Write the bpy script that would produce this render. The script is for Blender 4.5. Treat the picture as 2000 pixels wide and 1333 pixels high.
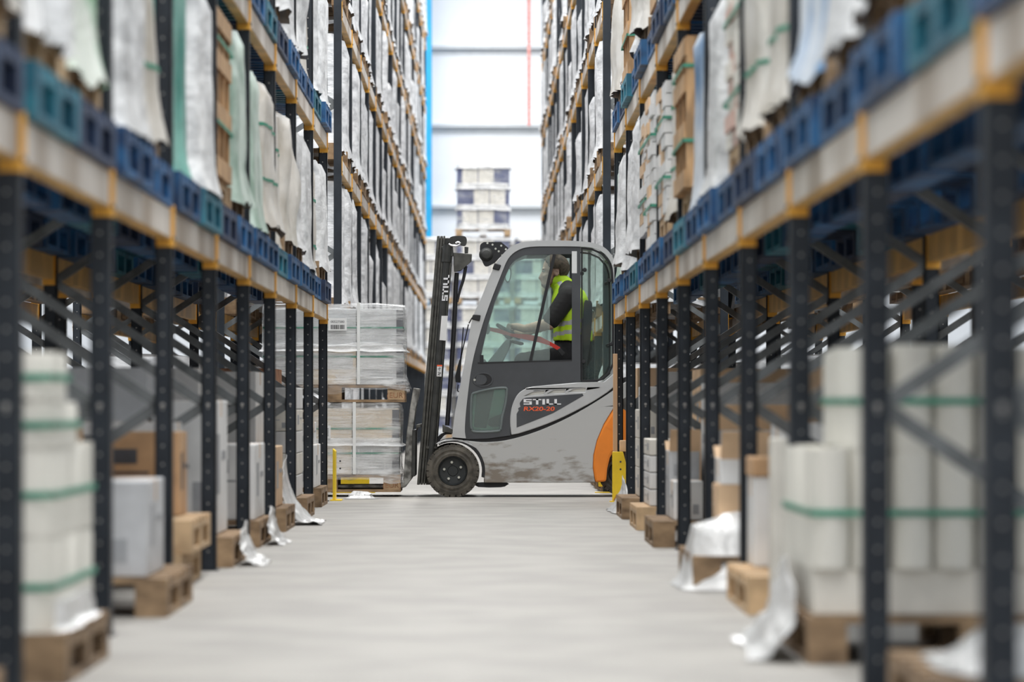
import bpy, bmesh, math, random
from mathutils import Vector, Matrix, noise
from mathutils.geometry import tessellate_polygon
for o in list(bpy.data.objects): bpy.data.objects.remove(o)
S = bpy.context.scene; C = S.collection
PI = math.pi; R = math.radians
# ---------------------------------------------------------------- camera, sky, light, exposure
FP = 8000.0                     # focal length in pixels of a 2000 px wide frame
CAMH = 0.79; VX, VY = 949.0, 787.0
cam = bpy.data.cameras.new('camera'); camo = bpy.data.objects.new('camera', cam); C.objects.link(camo)
camo.location = (0, 0, CAMH); camo.rotation_euler = (PI/2, 0, 0)
cam.sensor_width = 36; cam.lens = FP/2000*36
cam.shift_x = (1000-VX)/2000; cam.shift_y = (VY-666.5)/2000
cam.clip_start = .1; cam.clip_end = 400
cam.dof.use_dof = True; cam.dof.focus_distance = 34.25; cam.dof.aperture_fstop = 2.7
S.camera = camo
w = bpy.data.worlds.new('world'); S.world = w; w.use_nodes = True
w.node_tree.nodes['Background'].inputs[0].default_value = (.93, .97, 1.0, 1)
w.node_tree.nodes['Background'].inputs[1].default_value = .74
def area(name, x, y, z, sx, sy, power, rx=0, col=(1, .98, .95)):
    l = bpy.data.lights.new(name, 'AREA'); l.shape = 'RECTANGLE'; l.size = sx; l.size_y = sy; l.energy = power; l.color = col
    o = bpy.data.objects.new(name, l); C.objects.link(o); o.location = (x, y, z); o.rotation_euler = (rx, 0, 0); return o
area('aisle_lamp', 0, 13, 10.5, 1.2, 26, 1000)
area('crossing_lamp', 0, 34.4, 10.5, 14, 1.6, 600)
area('far_aisle_lamp', 0, 62, 12.5, 1.4, 48, 2000)
area('end_lamp', 0, 93, 12, 10, 6, 700)
S.view_settings.view_transform = 'Standard'; S.view_settings.look = 'None'; S.view_settings.gamma = 1
S.view_settings.use_curve_mapping = False; S.view_settings.exposure = .84
S.cycles.max_bounces = 7; S.cycles.diffuse_bounces = 4; S.cycles.glossy_bounces = 3; S.cycles.transmission_bounces = 4
S.cycles.transparent_max_bounces = 16; S.cycles.caustics_reflective = False; S.cycles.caustics_refractive = False
S.cycles.sample_clamp_indirect = 6
# ---------------------------------------------------------------- materials
MATS = {}
def pm(name, col, rough=.6, metal=0, var=.12, scale=6, bump=0, stretch=(1, 1, 1), col2=None, lo=.4, hi=.6, detail=4, coat=0, rnd=0, coord='Object', bscale=None):
    """principled material: colour mottled by noise, optional second (wear) colour, optional bump, optional per-object value shift"""
    m = bpy.data.materials.new(name); m.use_nodes = True; t = m.node_tree; N = t.nodes; L = t.links; b = N['Principled BSDF']
    b.inputs['Roughness'].default_value = rough; b.inputs['Metallic'].default_value = metal
    if coat: b.inputs['Coat Weight'].default_value = coat
    tc = N.new('ShaderNodeTexCoord'); mp = N.new('ShaderNodeMapping'); mp.inputs['Scale'].default_value = stretch
    L.new(tc.outputs[coord], mp.inputs[0]); src = mp.outputs[0]
    if rnd:
        oi = N.new('ShaderNodeObjectInfo'); ad = N.new('ShaderNodeVectorMath'); ad.operation = 'ADD'; ms = N.new('ShaderNodeMath'); ms.operation = 'MULTIPLY'; ms.inputs[1].default_value = 37
        L.new(oi.outputs['Random'], ms.inputs[0]); L.new(src, ad.inputs[0]); L.new(ms.outputs[0], ad.inputs[1]); src = ad.outputs[0]
    nz = N.new('ShaderNodeTexNoise'); nz.inputs['Scale'].default_value = scale; nz.inputs['Detail'].default_value = detail; L.new(src, nz.inputs['Vector'])
    rp = N.new('ShaderNodeValToRGB'); c = Vector(col)
    a = [max(0, v*(1-var)) for v in c]; d = list(col2) if col2 else [min(1, v*(1+var)) for v in c]
    rp.color_ramp.elements[0].color = (*a, 1); rp.color_ramp.elements[0].position = lo; rp.color_ramp.elements[1].color = (*d, 1); rp.color_ramp.elements[1].position = hi
    L.new(nz.outputs['Fac'], rp.inputs[0]); out = rp.outputs[0]
    if rnd:
        hv = N.new('ShaderNodeHueSaturation'); mr = N.new('ShaderNodeMapRange'); mr.inputs[3].default_value = 1-rnd; mr.inputs[4].default_value = 1+rnd
        L.new(oi.outputs['Random'], mr.inputs[0]); L.new(mr.outputs[0], hv.inputs['Value']); L.new(out, hv.inputs['Color']); out = hv.outputs[0]
    L.new(out, b.inputs['Base Color'])
    if bump:
        nb = nz
        if bscale: nb = N.new('ShaderNodeTexNoise'); nb.inputs['Scale'].default_value = bscale; nb.inputs['Detail'].default_value = 5; L.new(src, nb.inputs['Vector'])
        bp = N.new('ShaderNodeBump'); bp.inputs['Strength'].default_value = bump; bp.inputs['Distance'].default_value = .02; L.new(nb.outputs['Fac'], bp.inputs['Height']); L.new(bp.outputs[0], b.inputs['Normal'])
    MATS[name] = m; return m
pm('concrete', (.288, .274, .254), .62, var=.11, scale=2.2, detail=8, bump=.03, bscale=40, coord='Object')
pm('wall_panel', (.74, .77, .81), .5, var=.02, scale=1); pm('wall_trim', (.62, .65, .68), .5, var=.03)
pm('blue_paint', (.0, .30, .60), .45, var=.05); pm('red_paint', (.7, .06, .05), .5, var=.3, scale=30, col2=(.85, .5, .45))
pm('steel_navy', (.012, .017, .025), .5, var=.15, scale=5, col2=(.019, .025, .034))
MATS['steel_navy'].node_tree.nodes['Principled BSDF'].inputs['Specular IOR Level'].default_value = .35; pm('galvanised', (.17, .18, .185), .42, .5, var=.2, scale=9)
pm('ochre', (.58, .33, .08), .5, var=.15, scale=4); pm('connector_yellow', (.80, .40, .045), .45, var=.12, scale=9)
pm('beam_face', (.46, .37, .29), .45, var=.15, scale=1.1, stretch=(1, 1.5, .6), col2=(.76, .70, .64), lo=.38, hi=.6, rnd=.06, detail=3)
pm('hole_light_bolt', (.30, .29, .28), .4, .3)  # bolt heads, and light through the post holes put into the colour
pm('pallet_wood', (.20, .125, .07), .8, var=.35, scale=7, col2=(.46, .31, .18), lo=.3, hi=.75, rnd=.18, stretch=(1, 1, 2)); pm('pallet_wood_pale', (.52, .36, .21), .75, var=.2, scale=8, rnd=.1)
pm('pallet_blue', (.006, .05, .16), .55, var=.4, scale=6, col2=(.016, .12, .30), rnd=.25); pm('pallet_navy', (.008, .022, .07), .6, var=.3, scale=6, col2=(.02, .045, .11)); pm('pallet_teal', (.008, .12, .20), .55, var=.3, scale=6, col2=(.025, .20, .28), rnd=.15)
film = dict(rough=.28, bump=.5, bscale=9)
pm('film_white', (.62, .63, .645), var=.22, scale=5, stretch=(1, 1, 2.2), col2=(.88, .89, .90), lo=.32, hi=.62, rnd=.10, **film)
pm('film_far', (.62, .635, .66), .3, var=.3, scale=5, stretch=(1, 1, 2.5), col2=(.92, .93, .95), lo=.30, hi=.58, rnd=.08, bump=.5, bscale=12)
pm('film_cream', (.62, .57, .49), var=.15, scale=4, col2=(.82, .79, .74), lo=.3, hi=.65, rnd=.06, **film)
pm('film_mint', (.40, .56, .47), var=.2, scale=4, col2=(.66, .78, .71), rnd=.05, **film); pm('film_teal', (.03, .34, .28), var=.3, scale=3, col2=(.20, .52, .45), **film)
pm('film_blue', (.10, .33, .66), var=.3, scale=2.2, stretch=(1, 1, .5), col2=(.72, .77, .84), lo=.40, hi=.58, **film); pm('film_green', (.22, .60, .30), var=.3, scale=2.5, col2=(.75, .80, .72), lo=.42, hi=.55, **film)
pm('film_loose', (.66, .66, .66), .25, var=.15, scale=6, bump=.7, bscale=14)
pm('kraft', (.50, .31, .17), .8, var=.12, scale=5, rnd=.10); pm('kraft_light', (.66, .46, .29), .8, var=.1, scale=5, rnd=.08); pm('carton_white', (.70, .70, .70), .7, var=.06, scale=5, rnd=.06); pm('carton_grey', (.50, .51, .53), .7, var=.1, scale=5, rnd=.08)
pm('carton_pink', (.62, .42, .36), .75, var=.1, scale=4); pm('tile_cream', (.72, .69, .63), .6, var=.08, scale=6); pm('roll_white', (.74, .72, .66), .5, var=.06, scale=4, stretch=(1, 1, .4))
pm('strap_green', (.04, .26, .17), .45, var=.1); pm('strap_white', (.85, .86, .85), .4, var=.04); pm('print_dark', (.06, .06, .07), .7, var=.2); pm('print_red', (.5, .07, .07), .7); pm('print_grey', (.33, .34, .36), .7, var=.1)
pm('guard_yellow', (.86, .60, .02), .45, var=.1, scale=5, col2=(.90, .64, .02)); pm('plank_wood', (.62, .40, .24), .7, var=.12, scale=3, stretch=(6, 6, .6)); pm('osb', (.36, .17, .09), .8, var=.25, scale=12)
pm('crate_wood', (.50, .31, .16), .75, var=.3, scale=5, stretch=(3, 3, .8), rnd=.1)
# ---------------------------------------------------------------- mesh helpers
def W(x, y, Y):                              # photo pixel at distance Y -> X, Z of the place
    return ((x-VX)/FP*Y, CAMH-(y-VY)/FP*Y)
class MB:
    def __init__(s): s.v = []; s.f = []; s.m = []
    def add(s, vs, fs, m=0, M=None):
        n = len(s.v); s.v += [tuple(M @ Vector(v)) if M else tuple(v) for v in vs]; s.f += [tuple(i+n for i in f) for f in fs]; s.m += [m]*len(fs); return s
    def box(s, x0, x1, y0, y1, z0, z1, m=0, M=None):
        return s.add([(x0,y0,z0),(x1,y0,z0),(x1,y1,z0),(x0,y1,z0),(x0,y0,z1),(x1,y0,z1),(x1,y1,z1),(x0,y1,z1)], [(3,2,1,0),(4,5,6,7),(0,1,5,4),(1,2,6,5),(2,3,7,6),(3,0,4,7)], m, M)
    def bar(s, p, q, a, b, m=0, up=(0, 1, 0)):           # rectangular bar from p to q; a along up, b across
        p = Vector(p); q = Vector(q); d = (q-p).normalized(); u = Vector(up); u = (u-d*u.dot(d)).normalized(); t = d.cross(u)
        vs = [e+u*i*a/2+t*j*b/2 for e in (p, q) for i, j in ((-1,-1),(1,-1),(1,1),(-1,1))]
        return s.add(vs, [(0,1,2,3),(7,6,5,4),(0,4,5,1),(1,5,6,2),(2,6,7,3),(3,7,4,0)], m)
    def tube(s, pts, r, n=10, m=0, cap=True):
        pts = [Vector(p) for p in pts]; rs = r if isinstance(r, (list, tuple)) else [r]*len(pts); vs = []; fs = []
        for i, p in enumerate(pts):
            d = (pts[min(i+1, len(pts)-1)]-pts[max(i-1, 0)]).normalized(); u = Vector((0, 0, 1)) if abs(d.z) < .9 else Vector((0, 1, 0)); u = (u-d*u.dot(d)).normalized(); t = d.cross(u)
            vs += [p+(u*math.cos(2*PI*k/n)+t*math.sin(2*PI*k/n))*rs[i] for k in range(n)]
        for i in range(len(pts)-1):
            for k in range(n): a = i*n+k; b = i*n+(k+1) % n; fs.append((a, b, b+n, a+n))
        if cap: fs.append(tuple(range(n-1, -1, -1))); fs.append(tuple(range((len(pts)-1)*n, len(pts)*n)))
        return s.add(vs, fs, m)
    def lathe(s, prof, c, axis='y', n=48, m=0):            # prof: (radius, offset along axis)
        c = Vector(c); vs = []; fs = []; K = len(prof)
        for k in range(n):
            a = 2*PI*k/n
            for r, h in prof: vs.append(c+(Vector((r*math.cos(a), h, r*math.sin(a))) if axis == 'y' else Vector((r*math.cos(a), r*math.sin(a), h)) if axis == 'z' else Vector((h, r*math.cos(a), r*math.sin(a)))))
        for k in range(n):
            for i in range(K-1): a = k*K+i; b = ((k+1) % n)*K+i; fs.append((a, a+1, b+1, b))
        return s.add(vs, fs, m)
    def prism(s, poly, y0, y1, holes=(), m=0):             # polygon in (x, z), extruded along y
        rings = [list(poly)]+[list(h) for h in holes]; flat = [p for r in rings for p in r]; n = len(flat)
        tri = tessellate_polygon([[Vector((p[0], p[1], 0)) for p in r] for r in rings])
        vs = [(p[0], y0, p[1]) for p in flat]+[(p[0], y1, p[1]) for p in flat]
        fs = [tuple(t) for t in tri]+[tuple(i+n for i in reversed(t)) for t in tri]; o = 0
        for r in rings:
            k = len(r)
            for i in range(k): a = o+i; b = o+(i+1) % k; fs.append((a, b, b+n, a+n))
            o += k
        return s.add(vs, fs, m)
    def ball(s, c, r, sc=(1, 1, 1), m=0, n=14, M=None):
        vs = []; fs = []; h = n//2
        for i in range(h+1):
            for k in range(n): a = PI*i/h; b = 2*PI*k/n; vs.append((c[0]+r*sc[0]*math.sin(a)*math.cos(b), c[1]+r*sc[1]*math.sin(a)*math.sin(b), c[2]+r*sc[2]*math.cos(a)))
        for i in range(h):
            for k in range(n): fs.append((i*n+k, (i+1)*n+k, (i+1)*n+(k+1) % n, i*n+(k+1) % n))
        return s.add(vs, fs, m, M)
    def mesh(s, name, mats, smooth=0, clean=True):
        me = bpy.data.meshes.new(name); me.from_pydata(s.v, [], s.f); me.polygons.foreach_set('material_index', s.m)
        for m in mats: me.materials.append(MATS[m])
        bm = bmesh.new(); bm.from_mesh(me)
        if clean: bmesh.ops.remove_doubles(bm, verts=bm.verts, dist=1e-5)
        bmesh.ops.recalc_face_normals(bm, faces=bm.faces); bm.to_mesh(me); bm.free()
        if smooth: me.shade_smooth(); me.set_sharp_from_angle(angle=R(smooth))
        return me
def ob(name, data, parent=None, loc=None, rz=0, bevel=0):
    o = bpy.data.objects.new(name, data); C.objects.link(o)
    if loc is not None: o.location = loc
    if rz: o.rotation_euler[2] = rz
    if parent: o.parent = parent
    if bevel: b = o.modifiers.new('bevel', 'BEVEL'); b.width = bevel; b.segments = 2; b.limit_method = 'ANGLE'; b.angle_limit = R(35)
    return o
def part(mb, name, mats, parent=None, smooth=0, bevel=0, loc=None, label=None):
    o = ob(name, mb.mesh(name, [mats] if isinstance(mats, str) else mats, smooth), parent, loc, 0, bevel)
    if label: o['label'] = label
    return o
def tag(o, label, cat, group=None):
    o['kind'] = 'thing'
    o['label'] = label; o['category'] = cat
    if group: o['group'] = group
    return o
def thing(name, label, cat, loc=(0, 0, 0), rz=0, group=None): return tag(ob(name, None, None, loc, rz), label, cat, group)
def structure(mb, name, mats, smooth=0): o = part(mb, name, mats, None, smooth); o['kind'] = 'structure'; return o
def dup(root, loc, rz, label, group=None):
    r = root.copy(); C.objects.link(r); r.location = loc; r.rotation_euler = (0, 0, rz)
    if label: r['label'] = label
    if group: r['group'] = group
    for ch in list(root.children):
        c = ch.copy(); C.objects.link(c); c.parent = r
        for g in list(ch.children): d = g.copy(); C.objects.link(d); d.parent = c
    return r
ORD = ['first','second','third','fourth','fifth','sixth','seventh','eighth','ninth','tenth','eleventh','twelfth','thirteenth','fourteenth','fifteenth','sixteenth','seventeenth','eighteenth','nineteenth','twentieth']
# ---------------------------------------------------------------- the building
structure(MB().box(-16, 16, -4, 101, -.1, 0), 'floor', 'concrete')
m = MB().box(-16, 16, 100, 100.2, 0, 14)
structure(m, 'wall_back', 'wall_panel')
for i, y in enumerate((92, 245, 403)):
    z = W(0, y, 99.9)[1]; structure(MB().box(-16, 16, 99.78, 100, z-.01, z+.03).box(-16, 16, 99.78, 99.79, z-.05, z).box(-16, 16, 99.985, 100, z-.2, z-.01), f'trim_{i+1}', 'wall_trim')
structure(MB().box(-16.2, -16, -4, 100.2, 0, 10), 'wall_left', 'wall_panel'); structure(MB().box(16, 16.2, -4, 100.2, 0, 10), 'wall_right', 'wall_panel')
m = MB(); m.box(-1.80, -1.31, 98.9, 98.92, 0, 13).box(-1.80, -1.31, 99.3, 99.32, 0, 13).box(-1.57, -1.54, 98.92, 99.3, 0, 13)
tag(part(m, 'steel_column', 'blue_paint'), 'bright blue steel column standing against the white end wall', 'column')
m = MB(); xr = W(1033, 0, 99.2)[0]; z0 = W(0, 243, 99.2)[1]
m.tube([(xr, 99.2, z0), (xr+.0, 99.2, 13.5)], .035, 8)
for k in range(60): zz = z0+k*.1; m.ball((xr, 99.2, zz), .05, n=6)
tag(part(m, 'hanging_chain', 'red_paint'), 'thin red chain hanging down in front of the white end wall', 'chain')
# ---------------------------------------------------------------- racking
XL, XR = 1.27, 1.03                      # rack faces left and right of the camera
def side(s): return XL if s < 0 else XR
BAY = 2.7; Y0 = 32.8                     # frames stand at Y0 - 2.7 k before the crossing
LEV = [0, 1.575, 2.945, 4.31, 5.675, 7.04, 8.405]        # shelf heights (beam tops)
def post_mesh(h):
    m = MB()                              # omega channel, its web to the aisle (+x is the aisle side of the left rack)
    m.box(-.068, 0, -.05, -.044, 0, h).box(-.068, 0, .044, .05, 0, h).box(-.006, 0, -.05, .05, 0, h).box(-.068, -.062, -.05, -.026, 0, h).box(-.068, -.062, .026, .05, 0, h)
    for k in range(int(h/.075)-1):        # perforations: pale discs painted for light seen through the holes
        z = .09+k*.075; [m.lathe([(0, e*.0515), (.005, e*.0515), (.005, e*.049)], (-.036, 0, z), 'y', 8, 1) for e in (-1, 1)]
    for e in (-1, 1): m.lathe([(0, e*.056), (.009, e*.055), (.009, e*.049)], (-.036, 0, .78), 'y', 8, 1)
    return m.mesh('post', ['steel_navy', 'hole_light_bolt'], 30)
def post_plain(h):
    return MB().box(-.068, 0, -.05, .05, 0, h).mesh('post', ['steel_navy'])
def brace_mesh(za, zb): return MB().bar((-.05, 0, za), (-1.05, 0, zb), .042, .045).mesh('brace', ['galvanised'])
foot = MB().box(-.09, .012, -.07, .07, 0, .006).mesh('foot_plate', ['steel_navy'])
def frame(name_label, h, plain=False):
    t = ob('upright_frame', None); pmesh = post_plain(h) if plain else post_mesh(h)
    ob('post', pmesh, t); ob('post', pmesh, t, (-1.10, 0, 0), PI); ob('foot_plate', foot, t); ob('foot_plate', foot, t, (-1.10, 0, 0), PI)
    z = .12; f = False
    if plain:
        m = MB(); z = .12
        while z+.66 < h: a, b = (z, z+.66) if f else (z+.66, z); m.bar((-.05, 0, a), (-1.05, 0, b), .035, .045); z += .66; f = not f
        part(m, 'bracing', 'galvanised', t); return t
    while z+.66 < h and z < 6: a, b = (z, z+.66) if f else (z+.66, z); ob('brace', brace_mesh(a, b), t); z += .66; f = not f
    return t
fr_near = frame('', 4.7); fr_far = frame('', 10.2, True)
RACK = {}
def rack(key, label): RACK[key] = thing('pallet_rack', label, 'pallet rack'); return RACK[key]
rack((-1, 0), 'long pallet rack on the left, before the crossing, blue pallets on its shelves'); rack((1, 0), 'long pallet rack on the right, before the crossing, blue pallets on its shelves')
rack((-1, 1), 'tall pallet rack on the left beyond the crossing, reaching the blue column'); rack((1, 1), 'tall pallet rack on the right beyond the crossing, white loads on its shelves')
rack((-1, 2), 'pallet rack standing back to back behind the left rack, before the crossing'); rack((1, 2), 'pallet rack standing back to back behind the right rack, before the crossing')
rack((-1, 3), 'pallet rack back to back behind the tall left rack, beyond the crossing'); rack((1, 3), 'pallet rack back to back behind the tall right rack, beyond the crossing')
used = set()
def put_frame(proto, x, y, rz, rk):
    if proto.name not in used: used.add(proto.name); proto.location = (x, y, 0); proto.rotation_euler[2] = rz; r = proto
    else: r = dup(proto, (x, y, 0), rz, None)
    r.parent = rk; return r
BACK = 2.36                               # face of the rack behind, measured from the aisle face
for s in (-1, 1):
    rz = 0 if s < 0 else PI
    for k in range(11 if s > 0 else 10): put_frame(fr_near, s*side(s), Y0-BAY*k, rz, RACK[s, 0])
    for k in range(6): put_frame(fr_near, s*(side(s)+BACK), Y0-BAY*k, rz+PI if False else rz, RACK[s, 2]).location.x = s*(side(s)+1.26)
FARY = 36.05; FB = {-1: (2.81, 18), 1: (2.64, 15)}
for s in (-1, 1):
    d, n = FB[s]; rz = 0 if s < 0 else PI
    for k in range(n+1): put_frame(fr_far, s*side(s), FARY+d*k, rz, RACK[s, 1])
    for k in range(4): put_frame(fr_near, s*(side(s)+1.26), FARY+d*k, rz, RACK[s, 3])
# beams: local +x faces the aisle, local y runs along the bay, top at z = 0
def beam(L, label, strip=True):
    o = part(MB().box(-.055, -.005, -L/2, L/2, -.125, 0), 'rack_beam', 'ochre')
    if strip: part(MB().box(-.005, -.002, -L/2+.02, L/2-.02, -.118, -.006), 'face_strip', 'beam_face', o, label='dirty pale strip along the face')
    for e in (-1, 1):
        m = MB(); m.box(-.06, .006, min(e*L/2, e*(L/2-.008)), max(e*L/2, e*(L/2-.008)), -.155, .015).box(.000, .006, min(e*L/2, e*(L/2+.055)), max(e*L/2, e*(L/2+.055)), -.155, .015)
        m.box(-.065, .0, min(e*(L/2+.0), e*(L/2+.004)), max(e*(L/2), e*(L/2+.004)), -.155, .015)
        m.lathe([(0, .010), (.008, .010), (.008, .005)], (0, e*(L/2+.028), -.12), 'x', 8, 1)
        part(m, 'beam_connector', ['connector_yellow', 'print_dark'], o)
    return o
bp = beam(BAY-.10, ''); bpf = {s: beam(FB[s][0]-.10, '') for s in (-1, 1)}; bused = set()
def put_beam(p, loc, rz, rk):
    if p.name not in bused: bused.add(p.name); p.location = loc; p.rotation_euler[2] = rz; r = p
    else: r = dup(p, loc, rz, None)
    r.parent = rk; return r
for s in (-1, 1):
    rz = 0 if s < 0 else PI
    for lv in (1, 2):
        for k in range(10 if s > 0 else 9):
            yc = Y0-BAY*(k+.5)
            if lv == 2 and k > (5 if s < 0 else 4): continue
            put_beam(bp, (s*side(s), yc, LEV[lv]), rz, RACK[s, 0]); put_beam(bp, (s*(side(s)+1.10), yc, LEV[lv]), rz+PI, RACK[s, 0])
            if lv == 1 and k < 5: put_beam(bp, (s*(side(s)+1.26), yc, LEV[1]), rz, RACK[s, 2]); put_beam(bp, (s*(side(s)+2.36), yc, LEV[1]), rz+PI, RACK[s, 2])
    d, n = FB[s]
    for lv in range(1, 7):
        for k in range(n):
            yc = FARY+d*(k+.5)
            if LEV[lv]-.15 > CAMH+.0985*(yc+d/2): continue
            put_beam(bpf[s], (s*side(s), yc, LEV[lv]), rz, RACK[s, 1])
            if lv < 4 and k < 3:
                put_beam(bpf[s], (s*(side(s)+1.10), yc, LEV[lv]), rz+PI, RACK[s, 1])
                if lv < 3: put_beam(bpf[s], (s*(side(s)+1.26), yc, LEV[lv]), rz, RACK[s, 3]); put_beam(bpf[s], (s*(side(s)+2.36), yc, LEV[lv]), rz+PI, RACK[s, 3])
# ---------------------------------------------------------------- pallets and loads (local x = rack depth, +x to the aisle of the left rack)
def pallet_mb(mb, d, w, h=.144, m=0, x0=0, y0=0, z0=0):
    t = .022; bh = h-3*t+.0
    for i in range(6): y = -w/2+(w-.13)*i/5; mb.box(x0-d/2, x0+d/2, y0+y, y0+y+.13, z0+h-t, z0+h, m)
    for i in range(3): x = -d/2+(d-.12)*i/2; mb.box(x0+x, x0+x+.12, y0-w/2, y0+w/2, z0+h-2*t, z0+h-t, m)
    for i in range(3):
        x = -d/2+(d-.12)*i/2
        for j in range(3): y = -w/2+(w-.145)*j/2; mb.box(x0+x, x0+x+.12, y0+y, y0+y+.145, z0+t, z0+h-2*t, m)
        mb.box(x0+x, x0+x+.12, y0-w/2, y0+w/2, z0, z0+t, m)
    return mb
PW = {}
def pallet_mesh(mat, d, w, h=.144):
    k = (mat, d, w, h)
    if k not in PW: PW[k] = pallet_mb(MB(), d, w, h).mesh('pallet', [mat])
    return PW[k]
def drape(d, w, h, seed, amp=.03, skirt=.08, nz=12, na=44, rnd=.10, dome=.02, taper=.0, bulge=0, e=8.0):
    """film-wrapped block: rounded rectangle rings with folds, an uneven skirt that hangs over the pallet"""
    m = MB(); vs = []; fs = []; so = Vector((seed*7.3, seed*3.1, seed*1.7)); P = []
    for k in range(na):                    # perimeter of a rounded rectangle
        a = 2*PI*k/na; c, s_ = math.cos(a), math.sin(a); r = (abs(c)**e+abs(s_)**e)**(-1/e); P.append((c*r, s_*r, a))
    for i in range(nz+1):
        t = i/nz
        for (cx, cy, a) in P:
            z = t*h
            fold = noise.noise(Vector((cx*3.2, cy*3.2, t*1.3))+so)*amp+noise.noise(Vector((cx*9, cy*9, t*2.5))+so)*amp*.4
            g = 1-taper*t; x = cx*d/2*g; y = cy*w/2*g; n_ = Vector((x, y, 0)).normalized()
            f2 = fold+bulge*math.sin(PI*t*.9)
            if t < .12: q = (1-t/.12); f2 += .03*q+abs(noise.noise(Vector((cx*4, cy*4, 9))+so))*skirt*.6*q; z -= skirt*q*(.5+1.2*abs(noise.noise(Vector((cx*2.5, cy*2.5, 3))+so)))
            if t > .93: f2 -= (t-.93)/.07*rnd*.35
            if i == nz: z += noise.noise(Vector((cx*2, cy*2, 5))+so)*.02
            vs.append((x+n_.x*f2, y+n_.y*f2, z))
    for i in range(nz):
        for k in range(na): a = i*na+k; b = i*na+(k+1) % na; fs.append((a, b, b+na, a+na))
    m.add(vs, fs)
    m.ring = vs; m.na = na; m.nz = nz
    top = [Vector(v) for v in vs[-na:]]; prev = list(range(nz*na, (nz+1)*na)); base = len(m.v)
    ring = [(v.x*.6, v.y*.6, h+dome+noise.noise(Vector((v.x*4, v.y*4, 1))+so)*.02) for v in top]; ctr = (0, 0, h+dome)
    m.v += ring+[ctr]; m.f += [(prev[k], prev[(k+1) % na], base+(k+1) % na, base+k) for k in range(na)]+[(base+k, base+(k+1) % na, base+na) for k in range(na)]; m.m += [0]*(2*na)
    return m
def strap_mb(d, w, z, t=.018, off=.035): return MB().box(-d/2-off, -d/2-off+.004, -w/2-off, w/2+off, z, z+t).box(d/2+off-.004, d/2+off, -w/2-off, w/2+off, z, z+t).box(-d/2-off, d/2+off, -w/2-off, -w/2-off+.004, z, z+t).box(-d/2-off, d/2+off, w/2+off-.004, w/2+off, z, z+t)
def strap_on(dm, frac, t=.018):               # strap that follows the folds of a wrapped block
    i = max(1, int(frac*dm.nz)); m = MB(); na = dm.na; vs = []
    for k in range(na):
        v = Vector(dm.ring[i*na+k]); n_ = Vector((v.x, v.y, 0)).normalized()*.007; vs += [(v.x+n_.x, v.y+n_.y, v.z), (v.x+n_.x, v.y+n_.y, v.z+t)]
    return m.add(vs, [(2*k, 2*((k+1) % na), 2*((k+1) % na)+1, 2*k+1) for k in range(na)])
def layers_mb(d, w, h, seed, n, mats=2, gap=.006):
    m = MB(); r = random.Random(seed); z = 0
    for i in range(n):
        hh = h/n; j = 2 if i % 2 else 3
        for q in range(j):
            y0 = -w/2+w*q/j+gap; y1 = -w/2+w*(q+1)/j-gap; o = r.uniform(-.012, .012); mi = (i+q) % mats if r.random() < .8 else 0
            m.box(-d/2+o, -gap+o, y0, y1, z, z+hh-gap, mi); m.box(gap+o, d/2+o, y0, y1, z, z+hh-gap, (mi+1) % mats)
        z += hh
    return m
def crate_mb(d, w, h):
    m = MB(); e = .05
    for x in (-d/2, d/2-e):
        for y in (-w/2, -w/6, w/6-e, w/2-e): m.box(x, x+e, y, y+.06, 0, h)
        for z in (0, h*.32, h*.64, h-.09): m.box(x-.012 if x < 0 else x+e, x if x < 0 else x+e+.012, -w/2, w/2, z, z+.09)
    for y in (-w/2, w/2-.02):
        for z in (0, h*.25, h*.5, h*.75, h-.09): m.box(-d/2, d/2, y, y+.02, z, z+.10)
        m.bar((-d/2+.05, y+(-.01 if y < 0 else .03), .05), (d/2-.05, y+(-.01 if y < 0 else .03), h-.05), .02, .08)
    m.box(-d/2+.08, d/2-.08, -w/2+.08, w/2-.08, .02, h-.03, 1)
    return m
def load(kind, d, w, h, seed, label, group, wood=True, wmat='pallet_wood', loc=(0, 0, 0), rz=0):
    r = random.Random(seed*31+7); z0 = .144 if wood else 0
    names = {'K': ('wooden_crate', 'crate'), 'L': ('carton_load', 'carton load'), 'P': ('carton_load', 'carton load'), 'S': ('sack_load', 'sack load'), 'V': ('roll_bundle', 'roll bundle')}
    nm, cat = names.get(kind, ('wrapped_load', 'wrapped load'))
    t = thing(nm, label, cat, loc, rz, group)
    if wood: ob('pallet', pallet_mesh(wmat, 1.0, 1.15), t)
    z = (0, 0, z0)
    if kind in 'WCGTBN':
        mat = dict(W='film_white', C='film_cream', G='film_mint', T='film_teal', B='film_blue', N='film_green')[kind]
        dm = drape(d, w, h, seed, r.uniform(.03, .05), .08 if wood else .0, rnd=.1, taper=r.uniform(0, .04)); part(dm, 'wrap_film', mat, t, 45, loc=z)
    if kind == 'C':
        for q in (.3, .72): part(strap_on(dm, q), 'strap', 'strap_green', t, loc=z)
    if kind == 'S': part(drape(d, w*.94, h, seed, .07, .07, rnd=.3, dome=.06, bulge=.05, taper=.06), 'sack', 'film_cream' if seed % 2 else 'film_white', t, 50, loc=z)
    if kind in 'LP':
        part(layers_mb(d, w, h, seed, max(4, int(h/.075))), 'carton_layers', ['kraft_light', 'carton_white'] if kind == 'L' else ['carton_pink', 'tile_cream'], t, loc=z)
        for q in (.25, .7): part(strap_mb(d, w, h*q, off=.016), 'strap', 'strap_green', t, loc=z)
    if kind == 'K':
        part(crate_mb(d, w, h), 'slats', ['crate_wood', 'osb'], t, loc=z)
        for q in (.3, .8): part(strap_mb(d, w, h*q, off=.02), 'strap', 'strap_green', t, loc=z)
    return t
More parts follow.
